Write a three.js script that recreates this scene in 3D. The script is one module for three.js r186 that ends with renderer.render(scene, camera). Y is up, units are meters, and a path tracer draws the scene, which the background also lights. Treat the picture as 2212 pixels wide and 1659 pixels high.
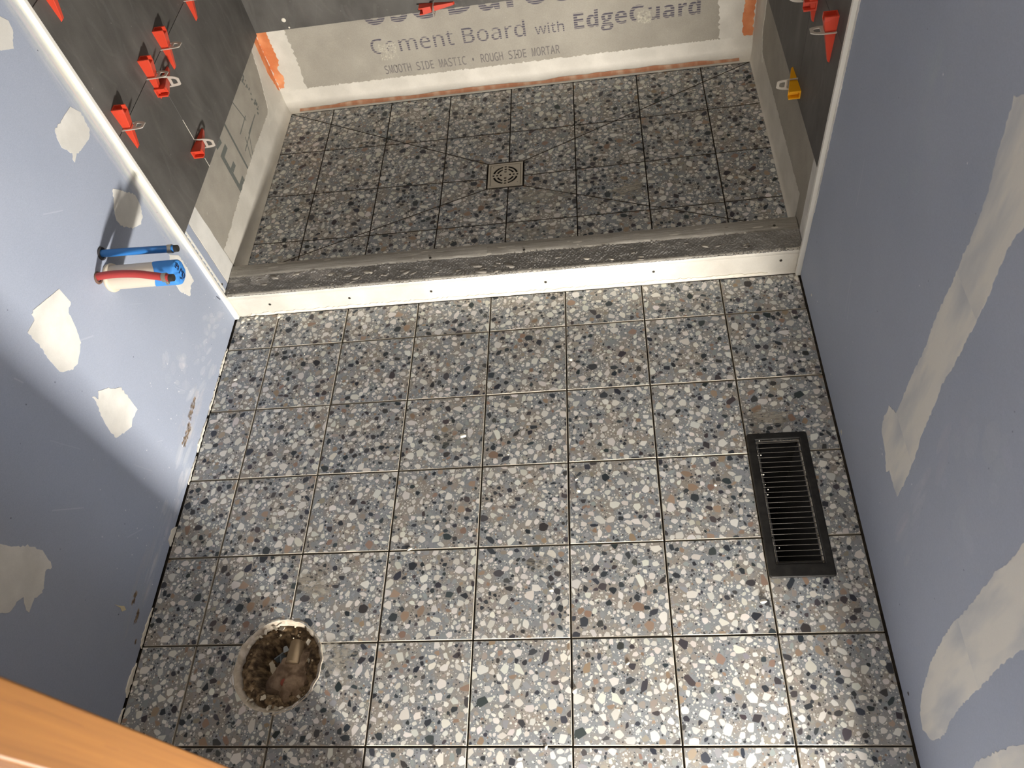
import * as THREE from 'three';
import { mergeGeometries, mergeVertices } from 'three/addons/utils/BufferGeometryUtils.js';
import { RectAreaLightUniformsLib } from 'three/addons/lights/RectAreaLightUniformsLib.js';
import { RoundedBoxGeometry } from 'three/addons/geometries/RoundedBoxGeometry.js';
import { Brush, Evaluator, SUBTRACTION } from 'three-bvh-csg';

// ---------- renderer, camera, lights ----------
const renderer = new THREE.WebGLRenderer({ antialias: true });
renderer.toneMapping = THREE.LinearToneMapping;
renderer.toneMappingExposure = 1.0;
renderer.shadowMap.enabled = true;
RectAreaLightUniformsLib.init();
const scene = new THREE.Scene();
scene.background = new THREE.Color(0x000000);
const camera = new THREE.PerspectiveCamera(51.66, 2212 / 1659, 0.02, 20);
camera.position.set(0.3305, 1.5919, 0.8872);
camera.focus = 1.75; camera.userData.fStop = 9;
camera.rotation.set(-0.9462, 0.2341, -0.2549, 'YXZ');

// work light on the floor behind the camera; its body is built further down
const LAMP = new THREE.Vector3(0.7, 0.19, 1.6), LAMP_AIM = new THREE.Vector3(-0.1, 0.16, -0.8);
const lamp = new THREE.RectAreaLight(0xfff8ee, 2150, 0.1, 0.14);
lamp.position.copy(LAMP); lamp.lookAt(LAMP_AIM); scene.add(lamp);
// unseen ceiling lamp, out of view, placed to light the shaded surfaces softly
const CEIL = 2.4, CL = new THREE.Vector3(0.05, CEIL - 0.06, 0.5);
const unseenCeilLight = new THREE.RectAreaLight(0xffeed8, 6.6, 0.5, 0.5);
unseenCeilLight.position.copy(CL); unseenCeilLight.lookAt(CL.x, 0, CL.z); scene.add(unseenCeilLight);

// ---------- helpers ----------
let seed = 7;
const R = () => { seed = (seed + 0x6D2B79F5) | 0; let t = Math.imul(seed ^ (seed >>> 15), 1 | seed); t = (t + Math.imul(t ^ (t >>> 7), 61 | t)) ^ t; return ((t ^ (t >>> 14)) >>> 0) / 4294967296; };
const rr = (a, b) => a + (b - a) * R();
const hash = (x, y) => { let h = Math.imul(x | 0, 374761393) + Math.imul(y | 0, 668265263); h = Math.imul(h ^ (h >>> 13), 1274126177); return ((h ^ (h >>> 16)) >>> 0) / 4294967296; };
const sm = (t) => t * t * (3 - 2 * t);
function vn(x, y, p = 0) {            // value noise, wraps every p cells when p is given
  const xi = Math.floor(x), yi = Math.floor(y), fx = sm(x - xi), fy = sm(y - yi);
  const w = (k) => (p ? ((k % p) + p) % p : k);
  const a = hash(w(xi), w(yi)), b = hash(w(xi + 1), w(yi)), c = hash(w(xi), w(yi + 1)), d = hash(w(xi + 1), w(yi + 1));
  return a + (b - a) * fx + (c - a) * fy + (a - b - c + d) * fx * fy;
}
const fbm = (x, y, o = 4, p = 0) => { let s = 0, a = 0.5, n = 0; for (let i = 0; i < o; i++) { s += a * vn(x, y, p); n += a; a *= 0.5; x *= 2; y *= 2; p *= 2; } return s / n; };
const taken = new Map();
const numbered = (n) => { const k = taken.get(n) || 0; taken.set(n, k + 1); return k ? n + '_' + String(k).padStart(3, '0') : n; };
function mesh(name, geo, mat, parent = scene) {
  const m = new THREE.Mesh(geo, mat);
  m.name = parent === scene ? numbered(name) : name;
  m.castShadow = m.receiveShadow = true; parent.add(m); return m;
}
function group(name, parent = scene) { const g = new THREE.Group(); g.name = parent === scene ? numbered(name) : name; parent.add(g); return g; }
function tag(o, label, category, grp) { o.userData.label = label; o.userData.category = category; if (grp) o.userData.group = grp; return o; }
const struct = (o, label) => { o.userData.kind = 'structure'; if (label) o.userData.label = label; return o; };
function boxUV(g, su = 1) {            // uv in metres, by the axis a face points along; left wall runs backwards so print reads right
  const n = g.index ? g.toNonIndexed() : g; if (!n.attributes.normal) n.computeVertexNormals();
  const P = n.attributes.position, N = n.attributes.normal, uv = new Float32Array(P.count * 2);
  for (let i = 0; i < P.count; i++) {
    const ax = Math.abs(N.getX(i)), ay = Math.abs(N.getY(i)), az = Math.abs(N.getZ(i));
    const [u, v] = ax >= ay && ax >= az ? [-P.getZ(i), P.getY(i)] : ay >= az ? [P.getX(i), -P.getZ(i)] : [P.getX(i), P.getY(i)];
    uv[2 * i] = u * su; uv[2 * i + 1] = v * su;
  }
  n.setAttribute('uv', new THREE.BufferAttribute(uv, 2)); return n;
}
const box = (x0, x1, y0, y1, z0, z1) => boxUV(new THREE.BoxGeometry(x1 - x0, y1 - y0, z1 - z0).translate((x0 + x1) / 2, (y0 + y1) / 2, (z0 + z1) / 2));
const rbox = (x0, x1, y0, y1, z0, z1, r = 0.001, s = 2) => boxUV(new RoundedBoxGeometry(x1 - x0, y1 - y0, z1 - z0, s, r).translate((x0 + x1) / 2, (y0 + y1) / 2, (z0 + z1) / 2));
const lin = (c) => { c /= 255; return c <= 0.04045 ? c / 12.92 : Math.pow((c + 0.055) / 1.055, 2.4); };
function canvas(w, h, draw) { const c = document.createElement('canvas'); c.width = w; c.height = h; draw(c.getContext('2d'), w, h); return c; }
function ctex(c, mw, mh = mw, ou = 0, ov = 0) {      // a canvas that covers mw by mh metres, its lower left corner at uv (ou, ov)
  const t = new THREE.CanvasTexture(c); t.colorSpace = THREE.SRGBColorSpace; t.wrapS = t.wrapT = THREE.RepeatWrapping;
  t.repeat.set(1 / mw, 1 / mh); t.offset.set(-ou / mw, -ov / mh); t.anisotropy = 8; return t;
}
function pixels(ctx, w, h, f) { const d = ctx.createImageData(w, h), a = d.data; for (let y = 0, k = 0; y < h; y++) for (let x = 0; x < w; x++, k += 4) { const c = f(x, y); a[k] = c[0]; a[k + 1] = c[1]; a[k + 2] = c[2]; a[k + 3] = 255; } ctx.putImageData(d, 0, 0); }
const mix = (a, b, t) => [a[0] + (b[0] - a[0]) * t, a[1] + (b[1] - a[1]) * t, a[2] + (b[2] - a[2]) * t];
const std = (o) => new THREE.MeshStandardMaterial({ roughness: 0.8, ...o });
const phys = (o) => new THREE.MeshPhysicalMaterial({ roughness: 0.5, ...o });
// jagged closed outline: every edge cut into short steps and pushed sideways
function jag(pts, amp = 0.003, step = 0.006, smooth = () => false) {
  const out = [];
  for (let i = 0; i < pts.length; i++) {
    const a = pts[i], b = pts[(i + 1) % pts.length], L = Math.hypot(b[0] - a[0], b[1] - a[1]), n = Math.max(1, Math.round(L / step));
    for (let k = 0; k < n; k++) {
      const t = k / n, e = smooth(i) ? 0.15 : 1, d = (R() - 0.5) * 2 * amp * e;
      out.push([a[0] + (b[0] - a[0]) * t + d * (b[1] - a[1]) / (L || 1), a[1] + (b[1] - a[1]) * t - d * (b[0] - a[0]) / (L || 1)]);
    }
  }
  return out;
}
// prism over an outline in x,z whose top follows y(x,z); bevelled; material 0 on top, 1 on the flanks
function prism(poly, y, thick, bev = 0.0007, uvAt = [0, 0], turn = 0) {
  const v2 = poly.map((p) => new THREE.Vector2(p[0], p[1]));
  if (THREE.ShapeUtils.area(v2) < 0) { v2.reverse(); }
  const n = v2.length, inner = [];
  for (let i = 0; i < n; i++) {
    const p = v2[(i + n - 1) % n], c = v2[i], q = v2[(i + 1) % n];
    const e1 = c.clone().sub(p).normalize(), e2 = q.clone().sub(c).normalize(), b = new THREE.Vector2(-e1.y - e2.y, e1.x + e2.x), l = b.length() || 1;
    b.multiplyScalar(bev * Math.min(2 / l, 3) / l); inner.push(c.clone().add(b));
  }
  const pos = [], uv = [], cs = Math.cos(turn), sn = Math.sin(turn);
  const put = (p, yy) => { pos.push(p.x, yy, p.y); uv.push(uvAt[0] + p.x * cs - p.y * sn, uvAt[1] + p.x * sn + p.y * cs); };
  for (const [a, b, c] of THREE.ShapeUtils.triangulateShape(inner, [])) for (const i of [a, c, b]) put(inner[i], y(inner[i].x, inner[i].y));
  const top = pos.length / 3;
  for (let i = 0; i < n; i++) {
    const j = (i + 1) % n, A = inner[i], B = inner[j], C = v2[i], D = v2[j], ya = y(A.x, A.y), yb = y(B.x, B.y), yc = y(C.x, C.y) - bev, yd = y(D.x, D.y) - bev;
    put(A, ya); put(B, yb); put(C, yc); put(B, yb); put(D, yd); put(C, yc);
    put(C, yc); put(D, yd); put(C, yc - thick); put(D, yd); put(D, yd - thick); put(C, yc - thick);
  }
  const g = new THREE.BufferGeometry();
  g.setAttribute('position', new THREE.Float32BufferAttribute(pos, 3)); g.setAttribute('uv', new THREE.Float32BufferAttribute(uv, 2));
  g.computeVertexNormals(); g.addGroup(0, top, 0); g.addGroup(top, pos.length / 3 - top, 1); return g;
}
// half-plane clip of a convex outline
function clip(poly, nx, nz, d) {
  const out = [];
  for (let i = 0; i < poly.length; i++) {
    const a = poly[i], b = poly[(i + 1) % poly.length], da = a[0] * nx + a[1] * nz - d, db = b[0] * nx + b[1] * nz - d;
    if (da <= 0) out.push(a);
    if ((da < 0 && db > 0) || (da > 0 && db < 0)) { const t = da / (da - db); out.push([a[0] + (b[0] - a[0]) * t, a[1] + (b[1] - a[1]) * t]); }
  }
  return out;
}

// ---------- materials ----------
const XL = -0.728, XR = 0.8, ZF = -0.52, ZB = -1.393, TILE = 0.2;
// terrazzo: chips of several stones in a grey binder, 1 m by 1 m
const terrazzoCanvas = canvas(2048, 2048, (c, w, h) => {
  const cool = [138, 143, 147], warm = [150, 145, 138];
  pixels(c, w, h, (x, y) => { const k = fbm(x / 64, y / 64, 3, 32), f = hash(x >> 1, y >> 1); const b = mix(cool, warm, Math.min(1, Math.max(0, (k - 0.38) * 3.2))); const s = (f - 0.5) * 16; return [b[0] + s, b[1] + s, b[2] + s]; });
  const G = 1024, occ = new Uint8Array(G * G), S = w / G;
  const free = (x, y, r) => { const q = Math.ceil(r); for (let j = -q; j <= q; j++) for (let i = -q; i <= q; i++) if (i * i + j * j <= r * r && occ[((y + j + G) % G) * G + ((x + i + G) % G)]) return false; return true; };
  const fillO = (x, y, r) => { const q = Math.ceil(r); for (let j = -q; j <= q; j++) for (let i = -q; i <= q; i++) if (i * i + j * j <= r * r) occ[((y + j + G) % G) * G + ((x + i + G) % G)] = 1; };
  const chip = (x, y, r, col, alpha = 1) => {
    const n = 5 + Math.floor(R() * 4), a0 = R() * 7, st = 1 + R() * R() * 1.3, rot = R() * Math.PI, pts = [], soft = rr(0.05, 0.24);
    for (let k = 0; k < n; k++) { const a = a0 + (k + (R() - 0.5) * 0.85) / n * Math.PI * 2, q = r * (0.78 + R() * 0.45), u = Math.cos(a) * q * Math.sqrt(st), v = Math.sin(a) * q / Math.sqrt(st); pts.push([(u * Math.cos(rot) - v * Math.sin(rot)) * S, (u * Math.sin(rot) + v * Math.cos(rot)) * S]); }
    c.globalAlpha = alpha; c.fillStyle = `rgb(${col[0] | 0},${col[1] | 0},${col[2] | 0})`;
    const X = x * S, Y = y * S, m = r * S * 2;
    for (const ox of X < m ? [0, w] : X > w - m ? [0, -w] : [0]) for (const oy of Y < m ? [0, h] : Y > h - m ? [0, -h] : [0]) {
      c.beginPath();
      for (let k = 0; k < n; k++) { const p = pts[(k + n - 1) % n], q = pts[k], t = pts[(k + 1) % n], A = [q[0] + (p[0] - q[0]) * soft, q[1] + (p[1] - q[1]) * soft], B = [q[0] + (t[0] - q[0]) * soft, q[1] + (t[1] - q[1]) * soft]; if (k === 0) c.moveTo(X + ox + A[0], Y + oy + A[1]); else c.lineTo(X + ox + A[0], Y + oy + A[1]); c.quadraticCurveTo(X + ox + q[0], Y + oy + q[1], X + ox + B[0], Y + oy + B[1]); }
      c.closePath(); c.fill();
    }
    c.globalAlpha = 1;
  };
  const jit = (b, s) => { const d = (R() - 0.5) * s; return [b[0] + d + (R() - 0.5) * 6, b[1] + d + (R() - 0.5) * 6, b[2] + d + (R() - 0.5) * 6]; };
  const pale = () => jit(R() < 0.5 ? [224, 222, 216] : [213, 211, 205], 16), dark = () => jit(R() < 0.6 ? [58, 63, 69] : [72, 70, 73], 22);
  const taupe = () => jit([156, 148, 138], 22), rust = () => jit(R() < 0.5 ? [160, 141, 123] : [150, 128, 112], 20), slate = () => jit([148, 152, 155], 20);
  for (let k = 0; k < 1500; k++) chip(R() * G, R() * G, rr(5, 12), R() < 0.5 ? taupe() : slate(), 0.5);
  const pass = (count, a, b, gap, pick) => { for (let k = 0; k < count; k++) { const r = rr(a, b), x = Math.floor(R() * G), y = Math.floor(R() * G); if (free(x, y, r + gap)) { fillO(x, y, r); chip(x, y, r * 1.12, pick()); } } };
  const pick = () => { const t = R(); return t < 0.58 ? pale() : t < 0.82 ? dark() : t < 0.87 ? rust() : t < 0.93 ? taupe() : slate(); };
  pass(560, 7, 10, 2.4, () => { const t = R(); return t < 0.7 ? pale() : t < 0.92 ? dark() : rust(); });
  pass(4200, 4.6, 7, 1.6, pick); pass(7500, 2.6, 4.4, 1.2, pick); pass(16000, 1.4, 2.6, 0.9, pick); pass(40000, 0.6, 1.3, 0.5, pick);
});
const terrazzo = phys({ map: ctex(terrazzoCanvas, 1), roughness: 0.42, specularIntensity: 0.6 });
const tileSide = std({ color: 0xbdb6a8, roughness: 0.85 });
const floorMat = [terrazzo, tileSide], showerMat = [terrazzo, std({ color: 0x5c554c, roughness: 0.9 })];
function noiseTex(a, b, cell, mw, size = 512, oct = 5, grain = 0, pw = 1) {
  return ctex(canvas(size, size, (c, w, h) => pixels(c, w, h, (x, y) => { const k = Math.pow(fbm(x / size * cell, y / size * cell, oct, cell), pw), g = (hash(x, y) - 0.5) * grain; const m = mix(a, b, Math.min(1, Math.max(0, (k - 0.25) * 2))); return [m[0] + g, m[1] + g, m[2] + g]; })), mw);
}
const thinset = std({ map: noiseTex([38, 34, 30], [70, 64, 57], 24, 0.4, 512, 4, 18), roughness: 0.95 });
const mudMat = std({ map: noiseTex([210, 209, 204], [230, 229, 224], 6, 0.3, 256, 4, 5), roughness: 0.9 });
const membrane = std({ map: noiseTex([206, 202, 192], [222, 218, 208], 8, 0.4, 256, 4, 6), roughness: 0.62, side: THREE.DoubleSide });
const orangeMat = std({ map: noiseTex([206, 122, 74], [231, 160, 112], 6, 0.2, 256, 4, 10), roughness: 0.6 });
const whitePlastic = phys({ color: 0xf0efe8, roughness: 0.35 });
const hardener = std({ color: 0xe9e4d6, roughness: 0.85 });

// painted side walls: canvas covers u 2.0 m by v 1.5 m
const wallBlue = [160, 169, 187];
function drywallCanvas(side) {
  const W = 2048, H = 1536, s = 1024;          // s pixels in a metre, left edge at u0
  const u0 = side === 'left' ? -1.3 : -1.3;
  return canvas(W, H, (c) => {
    pixels(c, W, H, (x, y) => { const k = fbm(x / 180, y / 180, 4) - 0.5, g = (hash(x, y) - 0.5) * 7 + (hash(x >> 2, y) - 0.5) * 4; return [wallBlue[0] + k * 10 + g, wallBlue[1] + k * 9 + g, wallBlue[2] + k * 8 + g]; });
    const U = (z) => (-z - u0) * s, V = (y) => H - y * s;
    // faint chalky wipes
    const wipe = (z, y, len, wd, ang, al, col = '226,224,222') => { c.save(); c.translate(U(z), V(y)); c.rotate(ang); for (let k = 0; k < 26; k++) { c.fillStyle = `rgba(${col},${al * R()})`; c.beginPath(); c.ellipse((R() - 0.5) * len * s, (R() - 0.5) * wd * s, rr(0.1, 0.4) * len * s * 0.5, rr(0.1, 0.35) * wd * s * 0.5, (R() - 0.5) * 0.3, 0, 7); c.fill(); } c.restore(); };
    const fleckAt = (z, y, r, col) => { c.fillStyle = col; c.beginPath(); for (let k = 0; k < 7; k++) { const a = k / 7 * 6.283, q = r * s * rr(0.5, 1.3); c.lineTo(U(z) + Math.cos(a) * q, V(y) + Math.sin(a) * q); } c.fill(); };
    if (side === 'left') {
      // mud feathered out along the tile edging, drawn with the knife downwards
      for (let k = 0; k < 1500; k++) { const y = rr(0.36, 1.25), d = R() * R() * 0.06, L = rr(0.03, 0.12); c.strokeStyle = `rgba(222,219,208,${0.03 + 0.07 * (1 - d / 0.06)})`; c.lineWidth = rr(2, 9); c.beginPath(); c.moveTo(U(-0.512 + d), V(y)); c.lineTo(U(-0.512 + d + rr(-0.004, 0.004)), V(y - L)); c.stroke(); }
      for (const [z, y, l, w, a] of [[-0.33, 0.10, 0.10, 0.05, 0.4], [-0.25, 0.06, 0.14, 0.05, 0.2], [-0.1, 0.05, 0.2, 0.05, 0], [0.05, 0.04, 0.16, 0.05, 0], [-0.42, 0.09, 0.1, 0.06, 0.7], [-0.2, 0.18, 0.1, 0.1, 1], [0.2, 0.05, 0.2, 0.04, 0]]) wipe(z, y, l, w, a, 0.16);
      wipe(-0.15, 0.075, 0.14, 0.06, 0, 0.14, '214,198,186'); wipe(0.3, 0.06, 0.2, 0.05, 0, 0.1, '205,192,176');
      for (let k = 0; k < 90; k++) fleckAt(rr(-0.5, 0.3), rr(0, 0.14) + R() * R() * 0.25, rr(0.0005, 0.0018), 'rgba(240,238,232,0.85)');
      for (let k = 0; k < 28; k++) fleckAt(rr(-0.5, 0.6), rr(0.02, 0.9), rr(0.0008, 0.0016), 'rgba(62,66,80,0.8)');
      for (let k = 0; k < 16; k++) { c.strokeStyle = `rgba(224,226,230,${rr(0.1, 0.35)})`; c.lineWidth = rr(1, 3); const z = rr(-0.4, 0.3), y = rr(0.05, 0.8), a = rr(0.6, 1.4), L = rr(0.02, 0.09); c.beginPath(); c.moveTo(U(z), V(y)); c.lineTo(U(z + L * Math.cos(a)), V(y + L * Math.sin(a))); c.stroke(); }
      // torn paper and mouldy scuffs low on the board
      for (const [z, y, n, sp] of [[-0.165, 0.074, 70, 0.03], [-0.095, 0.064, 70, 0.03], [0.316, 0.074, 26, 0.014], [0.348, 0.047, 30, 0.014], [0.395, 0.026, 8, 0.004]])
        for (let k = 0; k < n; k++) { c.fillStyle = R() < 0.6 ? `rgba(86,72,58,${rr(0.3, 0.8)})` : `rgba(150,124,96,${rr(0.3, 0.7)})`; c.beginPath(); c.ellipse(U(z + (R() - 0.5) * sp * 2), V(y + (R() - 0.5) * sp * 0.5), rr(1, 7), rr(1, 3), (R() - 0.5), 0, 7); c.fill(); }
      c.strokeStyle = 'rgba(40,44,56,0.85)'; c.lineWidth = 3; c.beginPath(); c.moveTo(U(-0.497), V(0.115)); c.lineTo(U(-0.503), V(0.095)); c.stroke();
    } else {
      for (let k = 0; k < 40; k++) fleckAt(rr(-0.5, 0.6), rr(0.02, 0.9), rr(0.0008, 0.0016), 'rgba(66,68,80,0.7)');
      for (let k = 0; k < 14; k++) fleckAt(rr(-0.5, 0.6), rr(0.02, 0.9), rr(0.001, 0.002), 'rgba(236,236,232,0.8)');
      wipe(-0.1, 0.75, 0.1, 0.25, 0.1, 0.05, '190,200,190'); wipe(0.3, 0.35, 0.06, 0.3, 0.1, 0.07); wipe(0.35, 0.55, 0.12, 0.2, 0.1, 0.05);
      for (const [z, y, L] of [[-0.3, 0.55, 0.1], [-0.21, 0.33, 0.09], [-0.19, 0.3, 0.06]]) { c.strokeStyle = 'rgba(200,202,210,0.5)'; c.lineWidth = 1.5; c.beginPath(); c.moveTo(U(z), V(y)); c.lineTo(U(z + 0.02), V(y - L)); c.stroke(); }
      fleckAt(-0.4, 0.05, 0.004, 'rgba(226,220,200,0.9)'); fleckAt(-0.03, 0.02, 0.006, 'rgba(214,208,190,0.9)'); fleckAt(0.52, 0.035, 0.004, 'rgba(50,46,44,0.9)');
    }
  });
}
const dryLeft = std({ map: ctex(drywallCanvas('left'), 2, 1.5, -1.3, 0), roughness: 0.85 });
const dryRight = std({ map: ctex(drywallCanvas('right'), 2, 1.5, -1.3, 0), roughness: 0.85 });
const plainWall = std({ color: 0xcfcac0, roughness: 0.9 });
const ceilMat = std({ color: 0xe8e4da, roughness: 0.95 });
// cement board
const boardTone = [164, 159, 148];
function boardPixels(c, W, H) { pixels(c, W, H, (x, y) => { const k = fbm(x / 90, y / 90, 4) - 0.5, g = (hash(x, y) - 0.5) * 12 + (hash(x >> 1, y >> 1) - 0.5) * 6 + ((x % 6 < 2 ? 1 : 0) + (y % 6 < 2 ? 1 : 0)) * -2.2 * vn(x / 40, y / 40); return [boardTone[0] + k * 22 + g, boardTone[1] + k * 22 + g, boardTone[2] + k * 21 + g]; }); }
const backBoardCanvas = canvas(2048, 512, (c, W, H) => {          // x -0.78 .. 0.82 (1.6 m), y 0 .. 0.4
  boardPixels(c, W, H);
  const s = 1280, X = (x) => (x + 0.78) * s, Y = (y) => H - y * s;
  const ink = canvas(W, H, (k) => {
    k.fillStyle = 'rgb(84,81,92)'; k.textBaseline = 'alphabetic';
    const put = (txt, font, x0, x1, y, hgt) => { k.font = font; const m = k.measureText(txt), asc = m.actualBoundingBoxAscent || 70; k.save(); k.translate(X(x0), Y(y)); k.scale((x1 - x0) * s / m.width, hgt * s / asc); k.fillText(txt, 0, 0); k.restore(); };
    put('USG', 'bold 100px sans-serif', -0.385, -0.145, 0.304, 0.09); put('Durock', 'bold 100px sans-serif', -0.125, 0.34, 0.304, 0.09);
    put('Cement Board', '100px sans-serif', -0.385, 0.116, 0.206, 0.054); put('with', '100px sans-serif', 0.138, 0.232, 0.206, 0.036);
    put('EdgeGuard', 'bold 100px sans-serif', 0.252, 0.642, 0.208, 0.054); put('\u2122', '60px sans-serif', 0.644, 0.664, 0.25, 0.012);
    // printing rollers leave the letters in stripes that drag and drop out
    k.globalCompositeOperation = 'destination-out';
    for (let y = 0; y < H; y++) { const row = 0.5 + 0.5 * Math.sin(y * 0.66 + 1.5 * Math.sin(y * 0.05)); if (row > 0.55) { k.fillStyle = `rgba(0,0,0,${Math.min(0.95, (row - 0.55) * 3.2)})`; k.fillRect(0, y, W, 1); } }
    for (let n = 0; n < 2600; n++) { k.fillStyle = `rgba(0,0,0,${rr(0.3, 0.95)})`; k.fillRect(R() * W, R() * H, rr(2, 22), rr(0.6, 1.8)); }
    k.globalCompositeOperation = 'source-over';
    k.fillStyle = 'rgb(110,106,105)'; put('SMOOTH SIDE MASTIC \u2022 ROUGH SIDE MORTAR', '100px monospace', -0.36, 0.208, 0.134, 0.03);
    k.globalCompositeOperation = 'destination-out';
    for (let n = 0; n < 900; n++) { k.fillStyle = `rgba(0,0,0,${rr(0.3, 0.95)})`; k.fillRect(R() * W, Y(0.17) + R() * 0.045 * s, rr(2, 9), rr(0.6, 1.5)); }
    for (const [x, y, r] of [[-0.325, 0.21, 0.03], [0.47, 0.22, 0.022]]) for (let n = 0; n < 160; n++) { k.fillStyle = 'rgba(0,0,0,0.9)'; k.beginPath(); k.arc(X(x + (R() - 0.5) * 2 * r), Y(y + (R() - 0.5) * 2 * r), rr(1, 6), 0, 7); k.fill(); }
  });
  c.drawImage(ink, 0, 0);
  for (const [x, y, r] of [[-0.33, 0.21, 0.028], [0.47, 0.22, 0.02]]) for (let n = 0; n < 120; n++) { c.fillStyle = `rgba(198,194,176,${rr(0.2, 0.7)})`; c.beginPath(); c.ellipse(X(x + (R() - 0.5) * 2 * r), Y(y + (R() - 0.5) * 2 * r), rr(1, 6), rr(1, 3), R() * 3, 0, 7); c.fill(); }
  for (let n = 0; n < 60; n++) { c.fillStyle = `rgba(206,202,190,${rr(0.2, 0.7)})`; c.beginPath(); c.ellipse(R() * W, R() * H, rr(1, 4), rr(0.6, 1.6), R() * 3, 0, 7); c.fill(); }
});
const sideBoardCanvas = canvas(2048, 1024, (c, W, H) => {         // u = -z: 0.5 .. 1.5 m, y 0 .. 0.5
  boardPixels(c, W, H);
  const s = 2048, X = (z) => (-z - 0.5) * s, Y = (y) => H - y * s;
  const ink = canvas(W, H, (k) => {
    k.strokeStyle = k.fillStyle = 'rgb(84,90,88)';
    k.lineWidth = 0.017 * s;
    const L = (...p) => { k.beginPath(); p.forEach(([z, y], i) => (i ? k.lineTo(X(z), Y(y)) : k.moveTo(X(z), Y(y)))); k.stroke(); };
    L([-0.872, 0.283], [-0.872, 0.15]); L([-0.872, 0.275], [-0.918, 0.275]); L([-0.872, 0.218], [-0.912, 0.218]); L([-0.872, 0.16], [-0.918, 0.16]);
    k.lineWidth = 0.012 * s; L([-0.872, 0.34], [-0.872, 0.308], [-0.9, 0.303], [-0.905, 0.34]);
    k.lineWidth = 0.009 * s; L([-0.966, 0.34], [-0.966, 0.12]);
    k.lineWidth = 0.004 * s; L([-1.06, 0.33], [-1.09, 0.235], [-1.09, 0.23]); L([-1.1, 0.24], [-1.02, 0.235]); L([-1.13, 0.2], [-1.0, 0.19]); L([-1.04, 0.21], [-1.0, 0.13]); L([-1.16, 0.2], [-1.07, 0.2], [-1.03, 0.15]);
    for (let n = 0; n < 26; n++) { const y = rr(0.19, 0.32); k.fillRect(X(-1.17 - rr(0, 0.03)), Y(y), rr(8, 26), rr(6, 18)); }
    k.globalCompositeOperation = 'destination-out';
    for (let n = 0; n < 5200; n++) { k.fillStyle = `rgba(0,0,0,${rr(0.2, 0.8)})`; k.fillRect(R() * W, R() * H, rr(1.5, 14), rr(1, 4)); }
  });
  c.globalAlpha = 0.75; c.drawImage(ink, 0, 0); c.globalAlpha = 1;
  for (let n = 0; n < 30; n++) { c.fillStyle = `rgba(206,202,190,${rr(0.2, 0.6)})`; c.beginPath(); c.ellipse(R() * W, R() * H, rr(1, 4), rr(1, 9), R(), 0, 7); c.fill(); }
});
const backBoard = std({ map: ctex(backBoardCanvas, 1.6, 0.4, -0.78, 0), roughness: 0.92 });
const sideBoard = std({ map: ctex(sideBoardCanvas, 1, 0.5, 0.5, 0), roughness: 0.92 });
const plainBoard = std({ map: ctex(canvas(512, 512, (c, W, H) => boardPixels(c, W, H)), 0.4), roughness: 0.92 });
// black wall tile with wiped grout haze
const slateCanvas = canvas(1024, 1024, (c, W, H) => {
  pixels(c, W, H, (x, y) => { const k = fbm(x / 128, y / 128, 5, 8) - 0.5, q = fbm(x / 40 + 9, y / 120, 3) - 0.5, g = (hash(x, y) - 0.5) * 6; return [94 + k * 32 + q * 16 + g, 92 + k * 32 + q * 16 + g, 89 + k * 31 + q * 16 + g]; });
  for (let n = 0; n < 240; n++) { const x = R() * W, y = R() * H; c.strokeStyle = `rgba(150,148,142,${rr(0.02, 0.09)})`; c.lineWidth = rr(2, 14); c.beginPath(); c.moveTo(x, y); c.quadraticCurveTo(x + rr(-30, 30), y + rr(20, 60), x + rr(-50, 50), y + rr(60, 160)); c.stroke(); }
  for (let n = 0; n < 60; n++) { c.fillStyle = `rgba(176,174,168,${rr(0.3, 0.7)})`; c.beginPath(); c.ellipse(R() * W, R() * H, rr(0.6, 2), rr(0.6, 3), R() * 3, 0, 7); c.fill(); }
});
const blackTile = phys({ map: ctex(slateCanvas, 0.8), roughness: 0.6, specularIntensity: 0.5 });

// ---------- floor ----------
const slabShape = new THREE.Shape([[XL - 0.06, -2.6], [XR + 0.06, -2.6], [XR + 0.06, 1.45], [XL - 0.06, 1.45]].map(([x, z]) => new THREE.Vector2(x, z)));
const HOLE = [-0.411, 0.443, 0.093], DUCT = [0.622, 0.711, -0.028, 0.258];
const holePath = new THREE.Path(); holePath.absarc(HOLE[0], -HOLE[1], HOLE[2] + 0.004, 0, Math.PI * 2); slabShape.holes.push(holePath);
slabShape.holes.push(new THREE.Path([[DUCT[0], DUCT[2]], [DUCT[1], DUCT[2]], [DUCT[1], DUCT[3]], [DUCT[0], DUCT[3]]].map(([x, z]) => new THREE.Vector2(x, -z))));
const floor = struct(group('floor'), 'grey terrazzo tiles laid with open joints on mortar');
const slab = boxUV(new THREE.ExtrudeGeometry(slabShape, { depth: 0.03, bevelEnabled: false, curveSegments: 40 }).rotateX(-Math.PI / 2).translate(0, -0.038, 0));
mesh('mortar_bed', slab, thinset, floor);
const J = 0.0018, flat = (dy, tx, tz, cx, cz) => (x, z) => dy + (x - cx) * tx + (z - cz) * tz;
const colX = [XL + 0.004, -0.6, -0.4, -0.2, 0, 0.2, 0.4, 0.6, XR - 0.004], rowZ = [ZF + 0.003, -0.4, -0.2, 0, 0.2, 0.4, 0.6, 0.8, 1.0, 1.2, 1.4, 1.6, 1.8, 2.0, 2.2, 2.4, 2.596];
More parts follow.
